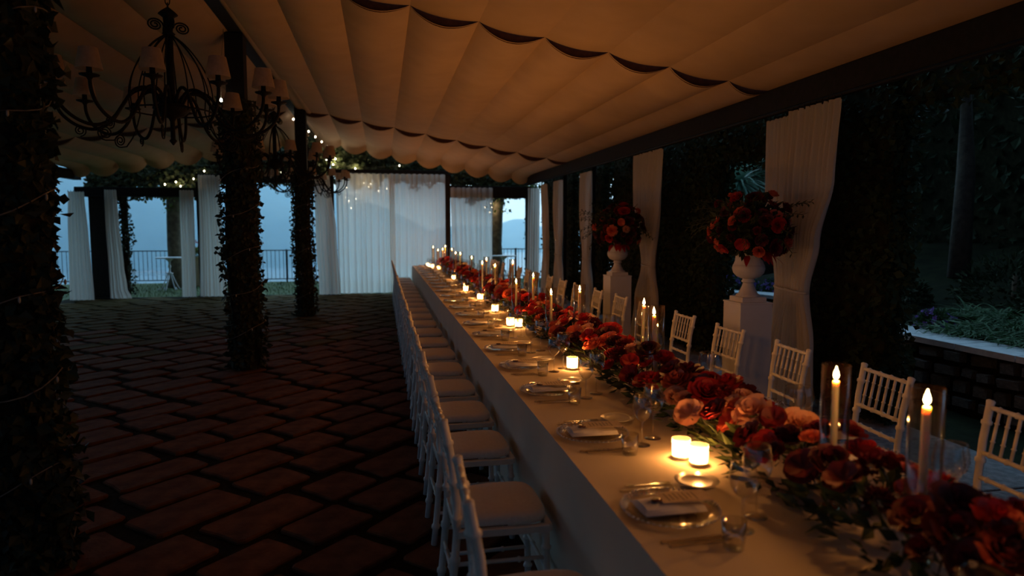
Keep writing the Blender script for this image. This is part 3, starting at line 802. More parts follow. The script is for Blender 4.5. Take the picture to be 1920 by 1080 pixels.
L_Y = [y for y in L_Y if y < 16.6]; R_Y = [y for y in R_Y if y < 16.8]
chair0 = make_chair(); first = True
for rows_, side, ref in ((L_Y, 'L', 'ivy column side'), (R_Y, 'R', 'flower urn side')):
    n = len(rows_)
    for i, yy in enumerate(rows_):
        lab = 'white bamboo chair with ivory pad, %s from end curtains, %s' % (ORD[n - i], ref)
        if side == 'L': loc, rz = (0.478 + rnd(-.008, .002), yy, 0), rnd(-.03, .03)
        else: loc, rz = (2.40 + rnd(-.02, .03), yy + rnd(-.02, .02), 0), PI + rnd(-.10, .06)
        grp = 'white chairs ' + ref
        if first: chair0.location = loc; chair0.rotation_euler = (0,0,rz); chair0['label'] = lab; chair0['group'] = grp; first = False
        else: copy_tree(chair0, loc, rz, lab)['group'] = grp

# ================================================================== PLACE SETTINGS
def extrude(m, outline, z0, z1, M=None):
    n = len(outline)
    vs_ = [Vector((x, y, z0)) for x, y in outline] + [Vector((x, y, z1)) for x, y in outline]
    if M: vs_ = [M @ p for p in vs_]
    m.add(vs_, [tuple(range(n))[::-1], tuple(range(n, 2*n))] + [(i, (i+1) % n, n+(i+1) % n, n+i) for i in range(n)])
# charger: clear glass plate with a beaded rim
ch_plate = MB().lathe([(0.001, 0.004), (0.095, 0.004), (0.115, 0.009), (0.158, 0.016), (0.160, 0.018), (0.114, 0.012), (0.094, 0.007), (0.001, 0.007)], 40).mesh('plate', 'charger_glass')
mb = MB()
for k in range(52):
    a = 2*PI*k/52
    mb.lathe([(0.0012, -0.0045), (0.0042, -0.002), (0.0042, 0.002), (0.0012, 0.0045)], 6, (0.159*math.cos(a), 0.159*math.sin(a), 0.019))
ch_beads = mb.mesh('bead_rim', 'silver')
nk = MB().grid(lambda u, v: (-0.10 + 0.20*u, (-0.062 + 0.124*v)*(1 - 0.15*abs(2*u-1)), 0.026 + 0.020*math.sin(PI*v)**0.5*(0.6 + 0.4*math.sin(u*5)) if 0 < v < 1 else 0.022), 16, 10)
nk.grid(lambda u, v: (-0.10 + 0.20*u, (-0.062 + 0.124*v)*(1 - 0.15*abs(2*u-1)), 0.020), 16, 2)
for k in range(3): nk.chamfer_box(-0.112 + 0.006*k, 0.10, -0.066 + 0.008*k, 0.066 - 0.008*k, 0.020 + 0.004*k, 0.0245 + 0.004*k, 0.0015)
nk = nk.mesh('cloth', 'napkin')
dark_oval = MB().lathe([(0.001, 0.0), (0.019, 0.0), (0.021, 0.003), (0.017, 0.006), (0.001, 0.007)], 14).mesh('dark_oval', 'dark_oval')  # small dark red oval disc set on the napkin
menu = MB().box(-0.085, 0.085, -0.045, 0.045, 0, 0.0012).mesh('card', 'menu', False)
mp = MB()
for k in range(7): mp.box(-0.06 + 0.016*k, -0.057 + 0.016*k, -0.030 + 0.006*(k % 3), 0.030 - 0.007*(k % 2), 0.0013, 0.0016)
menu_p = mp.mesh('printed_lines', 'menu_print', False)
def fork_mesh(s=1.0):
    m = MB()
    extrude(m, [(-0.10*s, -0.0065), (-0.095*s, -0.008), (0.02*s, -0.003), (0.035*s, -0.0105), (0.05*s, -0.012), (0.05*s, 0.012), (0.035*s, 0.0105), (0.02*s, 0.003), (-0.095*s, 0.008), (-0.10*s, 0.0065)], 0.0, 0.0028)
    for k in range(4): m.box(0.05*s, 0.10*s, -0.0118 + 0.0065*k, -0.0078 + 0.0065*k, 0.001, 0.0032)
    return m.mesh('fork', 'silver', False)
def knife_mesh(s=1.0):
    m = MB(); extrude(m, [(-0.11*s, -0.007), (-0.105*s, -0.0085), (0.0, -0.007), (0.005*s, -0.010), (0.10*s, -0.010), (0.118*s, 0.004), (0.10*s, 0.007), (0.0, 0.007), (-0.105*s, 0.0085), (-0.11*s, 0.007)], 0.0, 0.0032)
    return m.mesh('knife', 'silver', False)
fork_a, fork_b, knife_a, knife_b = fork_mesh(1.0), fork_mesh(0.86), knife_mesh(1.0), knife_mesh(0.9)
bread = MB().lathe([(0.001, 0.003), (0.045, 0.003), (0.055, 0.006), (0.080, 0.014), (0.081, 0.016), (0.054, 0.010), (0.044, 0.007), (0.001, 0.007)], 28).mesh('side_plate', 'porcelain')
def wine_parts(hb, rb, hs):
    foot = MB().lathe([(0.001, 0.0), (0.036, 0.0), (0.037, 0.002), (0.012, 0.005), (0.0045, 0.010)], 20, cap1=False).mesh('foot', 'clear_glass')
    stem = MB().lathe([(0.0045, 0.010), (0.0036, 0.025), (0.0036, hs - 0.008), (0.007, hs)], 10, cap0=False, cap1=False).mesh('stem', 'clear_glass')
    bowl = MB().lathe([(0.007, hs), (rb*0.55, hs + hb*0.10), (rb*0.86, hs + hb*0.27), (rb, hs + hb*0.48), (rb*0.97, hs + hb*0.68), (rb*0.84, hs + hb*0.93), (rb*0.81, hs + hb), (rb*0.79, hs + hb*0.995)], 22, cap0=False, cap1=False).mesh('bowl', 'clear_glass')
    return foot, stem, bowl
WINE_BIG, WINE_SM = wine_parts(0.128, 0.047, 0.110), wine_parts(0.116, 0.043, 0.104)
tumb = MB().lathe([(0.030, 0.0), (0.033, 0.03), (0.036, 0.085), (0.0348, 0.085), (0.0315, 0.03), (0.028, 0.007), (0.001, 0.006)], 20, cap1=False).mesh('tumbler', 'clear_glass')
OBST = []     # footprints on the table that the flower runner must leave free
def setting(x, y, s, seat):
    # s = +1: guest sits on the low-X side looking to +X
    def P(fx, fy, z=TOP): return (x + s*fx, y + s*fy, z)
    rz = 0 if s > 0 else PI
    j = lambda a: rnd(-a, a)
    t = thing('charger_plate', 'clear glass beaded charger plate, ' + seat, 'plate', P(0, 0), rz, 'beaded glass chargers')
    place('plate', ch_plate, t); place('bead_rim', ch_beads, t)
    t = thing('napkin', 'folded white napkin on charger, ' + seat, 'napkin', P(0.0, 0, TOP + 0.0), rz + j(.06), 'folded napkins')
    place('cloth', nk, t); place('dark_oval', dark_oval, t, (-0.055, -0.012, 0.0475), (0, 0, 0.4), (1.0, 0.8, 1))
    t = thing('menu_card', 'beige menu card on napkin, ' + seat, 'menu card', P(0.045, 0.0, TOP + 0.0495), rz + j(.05), 'menu cards')
    place('card', menu, t); place('printed_lines', menu_p, t)
    for nm, me, fx, fy, cat in (('fork', fork_a, -0.005, 0.200, 'table fork'), ('fork', fork_b, 0.02, 0.235, 'salad fork'), ('knife', knife_a, -0.01, -0.200, 'dinner knife'), ('knife', knife_b, 0.0, -0.228, 'fish knife')):
        o = place(nm, me, None, P(fx + j(.006), fy + j(.004), TOP + 0.0005), (0, 0, rz + j(.05)))
        tag(o, 'silver %s, %s' % (cat, seat), nm, nm + 's at the place settings')
    sp_ = P(0.192 + j(.006), 0.215 + j(.01), TOP) if s > 0 else P(0.06 + j(.006), 0.338 + j(.006), TOP)
    OBST.append((sp_[0], sp_[1], .083)); OBST.append((x, y, .165))
    o = place('side_plate', bread, None, sp_); tag(o, 'small side plate above forks, ' + seat, 'plate', 'side plates')
    for nm, parts, fx, fy, lab in (('wine_glass', WINE_BIG, 0.255 if s > 0 else 0.11, -0.085 if s > 0 else -0.285, 'larger stemmed wine glass'), ('wine_glass', WINE_SM, 0.165 if s > 0 else 0.03, -0.165 if s > 0 else -0.348, 'smaller stemmed wine glass')):
        gp_ = P(fx + j(.006), fy + j(.006)); OBST.append((gp_[0], gp_[1], .049))
        t = thing(nm, '%s, %s' % (lab, seat), 'wine glass', gp_, 0, 'wine glasses')
        for pn, me in zip(('foot', 'stem', 'bowl'), parts): place(pn, me, t)
    tp_ = P(0.075 + j(.006), -0.272 + j(.006), TOP) if s > 0 else P(0.165 + j(.004), -0.195 + j(.004), TOP)
    OBST.append((tp_[0], tp_[1], .038))
    o = place('tumbler', tumb, None, tp_); tag(o, 'low water tumbler, ' + seat, 'glass', 'water tumblers')
for rows_, s, x, ref in ((L_Y, 1, 0.915, 'ivy column side'), (R_Y, -1, 1.885, 'flower urn side')):
    n = len(rows_)
    for i, yy in enumerate(rows_):
        setting(x, yy, s, 'seat %s from end curtains, %s' % (ORD[n - i], ref))

# ================================================================== CANDLES
def flame_light(name, parent, z, watts, rad=0.007):
    ld = bpy.data.lights.new(name, 'POINT'); ld.energy = watts; ld.color = CANDLE_RGB; ld.shadow_soft_size = rad
    o = bpy.data.objects.new(name, ld); COL.objects.link(o); o.parent = parent; o.location = (0, 0, z)
flame_me = MB().lathe([(0.0008, 0.0), (0.0050, 0.005), (0.0066, 0.012), (0.0052, 0.022), (0.0026, 0.031), (0.0004, 0.040)], 10).mesh('flame', 'flame')
wick_me = MB().lathe([(0.0009, 0.0), (0.0008, 0.011)], 5).mesh('wick', 'wick')
h_base = MB().lathe([(0.001, 0.0), (0.034, 0.0), (0.036, 0.003), (0.020, 0.007), (0.006, 0.012)], 20).mesh('base', 'brass')
TAPERS = [  # x, y, flame-tip height, base height, description
 (1.22, 16.55, 1.240, 0.83), (1.28, 15.85, 1.19, 0.83), (1.41, 16.10, 1.205, 0.83), (1.48, 16.2, 1.265, 0.83), (1.46, 14.45, 1.25, 0.84), (1.34, 12.6, 1.24, 0.84), (1.45, 12.8, 1.222, 0.84),
 (1.46, 11.22, 1.215, 0.83), (1.32, 9.05, 1.24, 0.83), (1.50, 9.86, 1.25, 0.83), (1.42, 8.6, 1.225, 0.83), (1.545, 8.05, 1.295, 0.84), (1.30, 6.6, 1.18, 0.82), (1.44, 6.45, 1.245, 0.83),
 (1.34, 5.34, 1.19, 0.83), (1.50, 5.07, 1.235, 0.83), (1.60, 4.02, 1.24, 0.82), (1.50, 3.56, 1.24, 0.86), (1.46, 1.97, 1.225, 0.84), (1.47, 1.60, 1.235, 0.86)]
def candle(x, y, tip, zb, k, lean=(0, 0)):
    cl_top = tip - 0.040 - 0.008
    lab = '%s taper from the end curtains' % ORD[k]
    t = thing('candle_holder', 'brass holder with clear glass chimney around the ' + lab, 'candle holder', (x, y, TOP), 0, 'glass chimney candle holders')
    place('base', h_base, t)
    MB().lathe([(0.005, 0.012), (0.004, zb - TOP - 0.012), (0.014, zb - TOP - 0.006)], 8, cap0=False).build('stem', 'brass', t)
    zc = zb - TOP
    MB().lathe([(0.001, zc - 0.006), (0.046, zc - 0.006), (0.049, zc - 0.003), (0.049, zc + 0.002), (0.016, zc + 0.002), (0.016, zc + 0.018), (0.0135, zc + 0.018), (0.0135, zc + 0.001)], 24, cap1=False).build('cup', 'brass', t)
    MB().lathe([(0.045, zc + 0.003), (0.045, tip - TOP + 0.008), (0.0433, tip - TOP + 0.008), (0.0433, zc + 0.003)], 26, cap0=False, cap1=False).build('chimney', 'tube_glass', t)
    c = thing('taper_candle', 'lit ivory taper candle, ' + lab.replace(' taper', ''), 'candle', (x, y, zb + 0.002), 0, 'lit taper candles')
    c.rotation_euler = (lean[0], lean[1], 0)
    L = cl_top - zb
    MB().lathe([(0.0115, 0.0), (0.0112, L*0.5), (0.0105, L - 0.004), (0.0085, L), (0.001, L - 0.002)], 14, cap1=False).build('wax', 'wax', c)
    place('wick', wick_me, c, (0, 0, L - 0.002)); place('flame', flame_me, c, (0, 0, L + 0.005), None, (1.35, 1.35, 1.08))
    flame_light('flame_light', c, L + 0.028, TAPER_W)
for k, (x, y, tip, zb) in enumerate(TAPERS):
    candle(x, y, tip, zb, k + 1, (0, 0.02) if k == 16 else (0.0, -0.045) if k == 17 else (0, 0))
v_glass = MB().lathe([(0.001, 0.0), (0.033, 0.0), (0.035, 0.006), (0.0375, 0.082), (0.0355, 0.082), (0.033, 0.008), (0.001, 0.007)], 24, cap0=True, cap1=False).mesh('glass', 'votive_glass')
v_wax = MB().lathe([(0.001, 0.008), (0.028, 0.008), (0.029, 0.018), (0.001, 0.016)], 20, cap0=False, cap1=False).mesh('wax', 'wax')
VOT = [(1.21, 2.43), (1.175, 2.515), (1.22, 4.28), (1.245, 6.20), (1.185, 6.30), (1.22, 7.4), (1.24, 8.7), (1.20, 9.9), (1.265, 12.2), (1.25, 15.3), (1.15, 16.0), (1.08, 16.42)]
VOT_S = sorted(VOT, key=lambda q: -q[1])
for k, (x, y) in enumerate(VOT_S):
    t = thing('votive_candle', 'glowing frosted glass votive candle, %s from the end curtains' % ORD[k + 1], 'candle', (x, y, TOP), 0, 'glowing votives')
    place('glass', v_glass, t); place('wax', v_wax, t); place('wick', wick_me, t, (0, 0, 0.016)); place('flame', flame_me, t, (0, 0, 0.023), None, 0.9)
    flame_light('flame_light', t, 0.042, VOTIVE_W, 0.006)

# ================================================================== FLOWERS
def rose(R_, seed, openness=1.0):
    random.seed(seed); m = MB()
    for lay, (n, r0, h0, h1, flare) in enumerate(((3, .16, .25, .95, .05), (4, .34, .15, .98, .16), (5, .55, .02, .90, .34), (5, .74, -.10, .72, .62), (6, .88, -.18, .50, .95))):
        for k in range(n):
            a0 = 2*PI*k/n + lay*0.7 + rnd(-.15, .15); hw = 2*PI/n*0.66; jz = rnd(-.08, .08)
            def fn(u, v, a0=a0, hw=hw, r0=r0, h0=h0, h1=h1, flare=flare, jz=jz):
                a = a0 + (u - .5)*2*hw*(0.55 + 0.45*math.sin(PI*min(1, v*0.9 + 0.1)))
                edge = abs(u - .5)*2
                r = r0*(0.45 + 0.55*v**0.6) + flare*openness*0.42*v**2.4 + 0.05*edge*v
                z = h0 + (h1 + jz - h0)*v - 0.13*edge**2*v - flare*openness*0.22*max(0, v - .75)*4*(v - .75)
                return (R_*r*math.cos(a), R_*r*math.sin(a), R_*z*0.85)
            m.grid(fn, 4, 3)
    return m
def poppy(R_, seed):
    random.seed(seed); m = MB()
    for lay, n in ((0, 4), (1, 4)):
        for k in range(n):
            a0 = 2*PI*k/n + lay*0.75; j1, j2 = rnd(0, 6), rnd(.1, .2)
            def fn(u, v, a0=a0, lay=lay, j1=j1, j2=j2):
                a = a0 + (u - .5)*1.9*(0.4 + 0.6*v)
                r = v*(1.0 - 0.18*lay); z = 0.30*v**1.5 + 0.10*math.sin(u*9 + j1)*v + 0.22*lay*v
                return (R_*r*math.cos(a), R_*r*math.sin(a), R_*z)
            m.grid(fn, 6, 3)
    return m
def pompon(R_, seed, n=70):
    random.seed(seed); m = MB()
    for k in range(n):
        ph = math.acos(1 - 1.25*(k + .5)/n); a = k*2.39996
        d = Vector((math.sin(ph)*math.cos(a), math.sin(ph)*math.sin(a), math.cos(ph)))
        m.leaf(d*R_*0.35, d, Vector((-math.sin(a), math.cos(a), 0.3)) if k % 2 else Vector((0, 0, 1)), R_*rnd(.55, .75), R_*0.42)
    return m
FL = {'rose': {}, 'poppy': {}, 'pompon': {}}
for i, c in enumerate(PET):
    FL['rose'][c] = [rose(0.050, 40 + i*7 + k, (0.5, 0.9, 1.2)[k]).mesh('rose', PET[c]) for k in range(3)]
    FL['poppy'][c] = [poppy(0.058, 90 + i*5 + k).mesh('poppy', PET[c]) for k in range(2)]
    FL['pompon'][c] = [pompon(0.046, 130 + i*3 + k).mesh('dahlia', PET[c], False) for k in range(2)]
NAMES = {'rose': 'rose', 'poppy': 'anemone', 'pompon': 'dahlia'}
def greens(n, sx, sy, sz, m, yc, L=(0.05, 0.10)):
    mb = MB(); near_ = [q for q in FREE if abs(q[1] - yc) < sy + .25]
    made = tries = 0
    while made < n and tries < n*6:
        tries += 1
        a = rnd(0, 2*PI); q = math.sqrt(random.random()); e_ = rnd(0, 1)
        p = Vector((sx*q*math.cos(a), sy*q*math.sin(a), sz*(1 - q*q*0.75)*e_ + 0.01))
        d = (Vector((math.cos(a)*q*1.2, math.sin(a)*q*0.8, rnd(-.1, .9))).normalized() + rvec()*0.5).normalized()
        l = rnd(*L)
        pts = [p + d*l*t for t in (0, .35, .7, 1.0)]
        if pts[-1].x < -.24 or pts[-1].x > .20: continue
        if any((RX + c.x - ox)**2 + (yc + c.y - oy)**2 < (r_ + .012)**2 for c in pts for ox, oy, r_ in near_): continue
        mb.leaf(p, d, rvec() + Vector((0,0,1)), l, l*rnd(.28, .5)); made += 1
    mb.v = [(x, y, max(z, .004)) for x, y, z in mb.v]
    return mb.mesh('leaves', m, False)
def reach(me): return max(math.hypot(v.co.x, v.co.y) for v in me.vertices)
random.seed(77)
RX = 1.47
FREE = OBST + [(x, y, .050) for x, y, _, _ in TAPERS] + [(x, y, .039) for x, y in VOT]
REACH = {me.name: reach(me) for kd in FL for c in FL[kd] for me in FL[kd][c]}
seg_y = [0.95 + 0.72*k for k in range(22)]
segs = [y for y in seg_y if y < 16.6]
for k, yc in enumerate(segs):
    t = thing('flower_arrangement', 'low red and coral flower runner with greenery, %s length from the end curtains' % ORD[len(segs) - k], 'flowers', (RX, yc, TOP), 0, 'flower runner lengths')
    place('foliage', greens(170, 0.19, 0.44, 0.16, 'flower_leaf_dark', yc), t)['kind'] = 'stuff'
    place('leaf_sprigs', greens(60, 0.19, 0.42, 0.18, 'flower_leaf', yc, (0.06, 0.11)), t)['kind'] = 'stuff'
    place('trailing_leaves', greens(18, 0.21, 0.44, 0.10, 'flower_leaf', yc, (0.07, 0.12)), t)['kind'] = 'stuff'
    spots = []
    tries = 0
    want = 24 if yc < 7 else 20
    near_ = [q for q in FREE if abs(q[1] - yc) < .7]
    while len(spots) < want and tries < 900:
        tries += 1
        q = math.sqrt(random.random()); a = rnd(0, 2*PI)
        dx, dy = 0.182*q*math.cos(a), rnd(-.37, .37)
        if any((dx - p[0])**2 + (dy - p[1])**2 < 0.075**2 for p in spots): continue
        r_ = random.random()
        if yc < 2.2: r_ = random.choice((rnd(.2, .6), rnd(.4, .6), rnd(.76, .88), rnd(.76, .88), rnd(.6, .7) if random.random() < .3 else .5))
        c = 'red' if r_ < .40 else 'dark' if r_ < .60 else 'coral' if r_ < .76 else 'burgundy' if r_ < .88 else 'blush' if r_ < .96 else 'ivory'
        kd = 'rose' if random.random() < .66 else ('poppy' if random.random() < .45 else 'pompon')
        if c in ('blush', 'ivory', 'coral') and kd == 'pompon': kd = 'rose'
        me = random.choice(FL[kd][c]); sc_ = rnd(.85, 1.25)
        room = min([math.hypot(RX + dx - ox, yc + dy - oy) - r_o for ox, oy, r_o in near_] + [1])
        if room < .034: continue
        sc_ = min(sc_, room/(REACH[me.name]*.92))
        if sc_ < .62: continue
        spots.append((dx, dy))
        zz = 0.06 + 0.13*(1 - (abs(dx)/0.24)**2) * rnd(.75, 1.25) + (rnd(.02, .06) if random.random() < .14 else 0)
        tilt = Vector((dx*3.2 + rnd(-.4, .4) - 0.25, rnd(-.5, .4) - 0.15, 1)).normalized()
        rot = tilt.to_track_quat('Z', 'Y').to_euler()
        place(NAMES[kd], me, t, (dx, dy, zz), rot, sc_)
# ------------------------------------------------------------------ pedestals, urns, bouquets
def flute(n, k): return lambda a, z: 1 + k*abs(math.sin(a*n/2))
def make_urn(loc, label):
    t = thing('garden_urn', label, 'urn', loc, 0, 'plaster urns on pedestals')
    MB().chamfer_box(-.118, .118, -.118, .118, 0.0, 0.045, 0.006).build('plinth', 'plaster', t, False)
    MB().lathe([(0.105, 0.045), (0.10, 0.062), (0.083, 0.072), (0.062, 0.115), (0.047, 0.155), (0.044, 0.172)], 40, mod=flute(20, 0.05)).build('foot', 'plaster', t)
    MB().lathe([(0.046, 0.170), (0.060, 0.178), (0.060, 0.190), (0.050, 0.198), (0.055, 0.21)], 32).build('collar', 'plaster', t)
    MB().lathe([(0.055, 0.208), (0.098, 0.228), (0.128, 0.262), (0.138, 0.300), (0.132, 0.335)], 48, mod=flute(24, 0.06)).build('bowl', 'plaster', t)
    MB().lathe([(0.132, 0.333), (0.118, 0.372), (0.112, 0.43), (0.122, 0.47), (0.148, 0.495), (0.152, 0.505), (0.140, 0.508), (0.112, 0.47), (0.10, 0.40)], 48, cap0=False, cap1=False, mod=lambda a, z: 1 + (0.03*abs(math.sin(a*9)) if z < 0.46 else 0)).build('neck', 'plaster', t)
    return t
def make_pedestal(loc, label):
    t = thing('pedestal', label, 'pedestal', loc, 0, 'white square pedestals')
    MB().chamfer_box(-.155, .155, -.155, .155, 0.0, 0.995, 0.004).build('shaft', 'pedestal_white', t, False)
    MB().chamfer_box(-.160, .160, -.160, .160, 0.995, 1.008, 0.003).build('top_slab', 'pedestal_white', t, False)
    return t
def bouquet(loc, label, seed):
    random.seed(seed)
    t = thing('urn_bouquet', label, 'flowers', loc, 0, 'urn bouquets')
    mb = MB()
    for _ in range(900):
        d = rvec(); d.z = d.z*0.75 + 0.12
        p = Vector((d.x*0.29, d.y*0.36, d.z*0.34 + 0.24))*rnd(.7, 1.0)
        l = rnd(.05, .10)
        mb.leaf(p, d + rvec()*0.6, rvec(), l, l*rnd(.4, .65))
    mb.build('foliage', 'flower_leaf_dark', t, False)['kind'] = 'stuff'
    MB().grid(lambda u, v: tuple(Vector((0.25*math.cos(2*PI*u)*math.sin(PI*v), 0.26*math.sin(2*PI*u)*math.sin(PI*v), 0.22 + 0.20*math.cos(PI*v)))), 14, 8, True).build('moss_core', 'hedge_core', t)
    MB().tube([(0, 0, -0.06), (0, 0, 0.1)], [0.09, 0.12], 12).build('stem_bunch', 'hedge_core', t)
    for k in range(64):
        ph = math.acos(1 - 1.55*(k + .5)/64); a = k*2.39996 + rnd(-.15, .15)
        d = Vector((math.sin(ph)*math.cos(a), math.sin(ph)*math.sin(a), math.cos(ph)))
        p = Vector((d.x*0.31, d.y*0.40, d.z*0.31 + 0.22))*rnd(.82, 1.14)
        r_ = random.random()
        if d.x + d.y*0.5 < -.35 and random.random() < .3: r_ = rnd(.8, .97)
        c = 'dark' if r_ < .42 else 'burgundy' if r_ < .76 else 'red' if r_ < .87 else 'coral' if r_ < .98 else 'blush'
        kd = 'rose' if random.random() < .62 else ('poppy' if random.random() < .4 else 'pompon')
        place(NAMES[kd], random.choice(FL[kd][c]), t, p, (d + rvec()*0.35).to_track_quat('Z', 'Y').to_euler(), rnd(.85, 1.3))
    for k in range(26):
        a = rnd(0.9, 2*PI - 0.9); el = rnd(-.3, .9); d = Vector((math.cos(a), math.sin(a), el)).normalized()
        m = MB(); q = Vector((d.x*0.3, d.y*0.32, d.z*0.3 + .24)); path = [q]
        for i in range(5):
            d = (d + Vector((0,0,-.12)) + rvec()*0.12).normalized(); q = q + d*0.055; path.append(q)
            for s in (-1, 1): m.leaf(q, (d + d.orthogonal()*s*1.2).normalized(), Vector((0,0,1)), .05, .02)
        m.tube(path, .003, 5)
        m.build('sprig', 'flower_leaf_dark', t, False)
    # large red leaves spilling over the rim
    for k in range(9):
        a = rnd(-2.2, -0.4) if k < 6 else rnd(0, 2*PI); d = Vector((math.cos(a), math.sin(a), -0.9)).normalized()
        m = MB(); m.blade(Vector((math.cos(a)*.15, math.sin(a)*.15, rnd(.0, .08))), (math.cos(a), math.sin(a), rnd(-.3, .3)), rnd(.14, .22), rnd(.06, .09), rnd(.8, 1.6), 6)
        m.build('red_leaf', PET['red'], t, False)
for px, py, nm, sd in ((3.30, 5.73, 'front', 5), (3.29, 9.25, 'rear', 9)):
    near = 'nearest the swept-back curtain' if nm == 'front' else 'standing before the rear tied curtain'
    make_pedestal((px, py, 0), 'white square pedestal carrying the %s urn, %s' % (nm, near))
    make_urn((px, py, 1.008), 'fluted white plaster urn, %s of the two, on its pedestal' % nm)
    bouquet((px, py, 1.425), 'large dark red and coral bouquet in the %s plaster urn' % nm, sd)

# ================================================================== GARDEN ON THE RIGHT
random.seed(31)
def hedge(label, boxes, n, name='hedge', L=(0.05, 0.09)):
    t = thing(name, label, 'hedge')
    c = MB()
    areas = []
    for b in boxes:
        x0, x1, y0, y1, z0, z1 = b
        c.box(x0 + .05, x1 - .05, y0 + .05, y1 - .05, max(z0 + .02, 0) if z0 <= 0.1 else z0 + .06, z1 - .08)
        areas.append((x1-x0)*(y1-y0) + (y1-y0)*(z1-z0)*2 + (x1-x0)*(z1-z0)*2)
    c.build('core', 'hedge_core', t, False)
    mb = MB()
    def f():
        b = random.choices(boxes, areas)[0]; x0, x1, y0, y1, z0, z1 = b
        q = random.random()
        x, y, z = rnd(x0, x1), rnd(y0, y1), rnd(z0 + .02, z1)
        if q < .45: x = x0 + rnd(-.05, .08); nn = Vector((-1, 0, .2))
        elif q < .68: y = y0 + rnd(-.06, .06); nn = Vector((0, -1, .2))
        elif q < .80: y = y1 + rnd(-.06, .06); nn = Vector((0, 1, .2))
        elif q < .92: z = (z1 if random.random() < .5 or z0 < .1 else z0) + rnd(-.08, .06); nn = Vector((0, 0, 1))
        else: x = x1 + rnd(-.06, .06); nn = Vector((1, 0, .2))
        return (x, y, max(z, .06)), nn
    leaf_cloud(mb, n, f, L)
    mb.build('leaves', 'hedge', t, False)['kind'] = 'stuff'
HX0, HX1 = 4.14, 4.38
hedge('dark hedge pier and leafy arch behind the front urn', [(HX0, HX1, 8.0, 8.9, 0, 3.2), (HX0, HX1, 6.40, 8.0, 2.42, 3.2)], 5200)
hedge('dark hedge pier and leafy arch nearest the strap-leaved bed', [(HX0, HX1, 5.0, 6.40, 0, 3.2), (HX0, HX1, 3.55, 5.0, 2.62, 3.2)], 6200)
hedge('dark hedge pier at the start of the garden side', [(HX0, HX1, 2.3, 3.55, 0, 3.2)], 2600)
hedge('dark hedge filling the bay behind the rear urn', [(HX0, HX1, 10.05, 12.1, 0, 3.2)], 4200)
hedge('dark hedge behind the rear tied curtain', [(HX0 + .05, HX1, 8.85, 9.98, 0, 3.2)], 2600)
hedge('dark hedge in the bay before the garden corner', [(HX0, HX1, 12.6, 14.2, 0, 3.2)], 3000)
hedge('dark hedge in the last bay at the garden corner', [(HX0, HX1, 14.7, 17.4, 0, 3.2)], 3600)
# curved retaining wall with pale cap
CURVE = [(5.75, 12.6), (5.70, 10.9), (6.15, 10.0), (6.05, 8.6), (5.55, 7.3), (5.31, 6.24), (5.30, 5.4), (5.31, 4.7), (5.36, 3.6), (5.45, 2.0)]
cpts = [Vector((a, b, 0)) for a, b in CURVE]; cs = spline(cpts, 8)
rw = thing('wall_garden', 'low curved stone retaining wall with a pale cap, holding the planting beds', None); rw['kind'] = 'structure'
m = MB()
for i in range(len(cs) - 1):
    a, b = cs[i], cs[i+1]
    d = (b - a).normalized(); nn = Vector((-d.y, d.x, 0))
    if nn.x < 0: nn = -nn
    m.add([a + Vector((0,0,-.1)), b + Vector((0,0,-.1)), b + Vector((0,0,.54)), a + Vector((0,0,.54)), a + nn*.35 + Vector((0,0,-.1)), b + nn*.35 + Vector((0,0,-.1)), b + nn*.35 + Vector((0,0,.54)), a + nn*.35 + Vector((0,0,.54))], [(0,1,2,3), (5,4,7,6), (3,2,6,7)])
m.build('backing', 'joint', rw, False)
acc = 0.0
tot = [0.0]
for i in range(len(cs) - 1): tot.append(tot[-1] + (cs[i+1] - cs[i]).length)
def at(s):
    s = max(0, min(tot[-1] - 1e-4, s))
    for i in range(len(cs) - 1):
        if tot[i] <= s <= tot[i+1]:
            q = (s - tot[i])/(tot[i+1] - tot[i]); d = (cs[i+1] - cs[i]).normalized(); nn = Vector((-d.y, d.x, 0))
            return cs[i].lerp(cs[i+1], q), d, (nn if nn.x > 0 else -nn)
stone_lib = []
for k in range(8):
    m = MB(); a, b, c = 0.5, 0.5, 0.5
    pts = [(-.5, -.5, -.42), (.5, -.5, -.46), (.5, -.5, .42), (-.5, -.5, .46), (-.36 + rnd(-.05, .05), .5, -.32 + rnd(-.06, .06)), (.36 + rnd(-.05, .05), .5, -.34), (.38, .5, .3 + rnd(-.06, .06)), (-.34, .5, .33)]
    stone_lib.append(m.add(pts, [(4,5,6,7), (0,1,5,4), (1,2,6,5), (2,3,7,6), (3,0,4,7)]).mesh('stone', 'stone', False))
z = -0.02
while z < 0.52:
    h = rnd(0.11, 0.17); s = rnd(0, .2)
    h = min(h, 0.55 - z)
    while s < tot[-1] - .1:
        ln = rnd(.16, .34); p, d, nn = at(s + ln/2)
        ang = math.atan2(-nn.y, -nn.x) - PI/2
        place('stone', random.choice(stone_lib), rw, (p.x - nn.x*0.0, p.y, z + h/2 + rnd(-.012, .012)), (rnd(-.08, .08), rnd(-.10, .10), ang), (ln*rnd(.86, .97), rnd(.06, .13), h*rnd(.82, 1.02)))
        s += ln
    z += h
s = 0
while s < tot[-1] - .1:
    ln = 0.62; m = MB(); top = []
    N = 4
    for k in range(N + 1):
        p, d, nn = at(s + (ln - .012)*k/N)
        for off in (-.06, .36):
            for zz in (.545, .60): top.append(p + nn*off + Vector((0,0,zz)))
    fs_ = []
    for k in range(N):
        o_ = 4*k; fs_ += [(o_+1, o_+5, o_+7, o_+3), (o_, o_+4, o_+5, o_+1), (o_+2, o_+3, o_+7, o_+6), (o_, o_+2, o_+6, o_+4)]
    fs_ += [(0, 1, 3, 2), (4*N, 4*N+2, 4*N+3, 4*N+1)]
    m.add(top, fs_).build('cap_stone', 'cap_stone', rw, False)
    s += ln
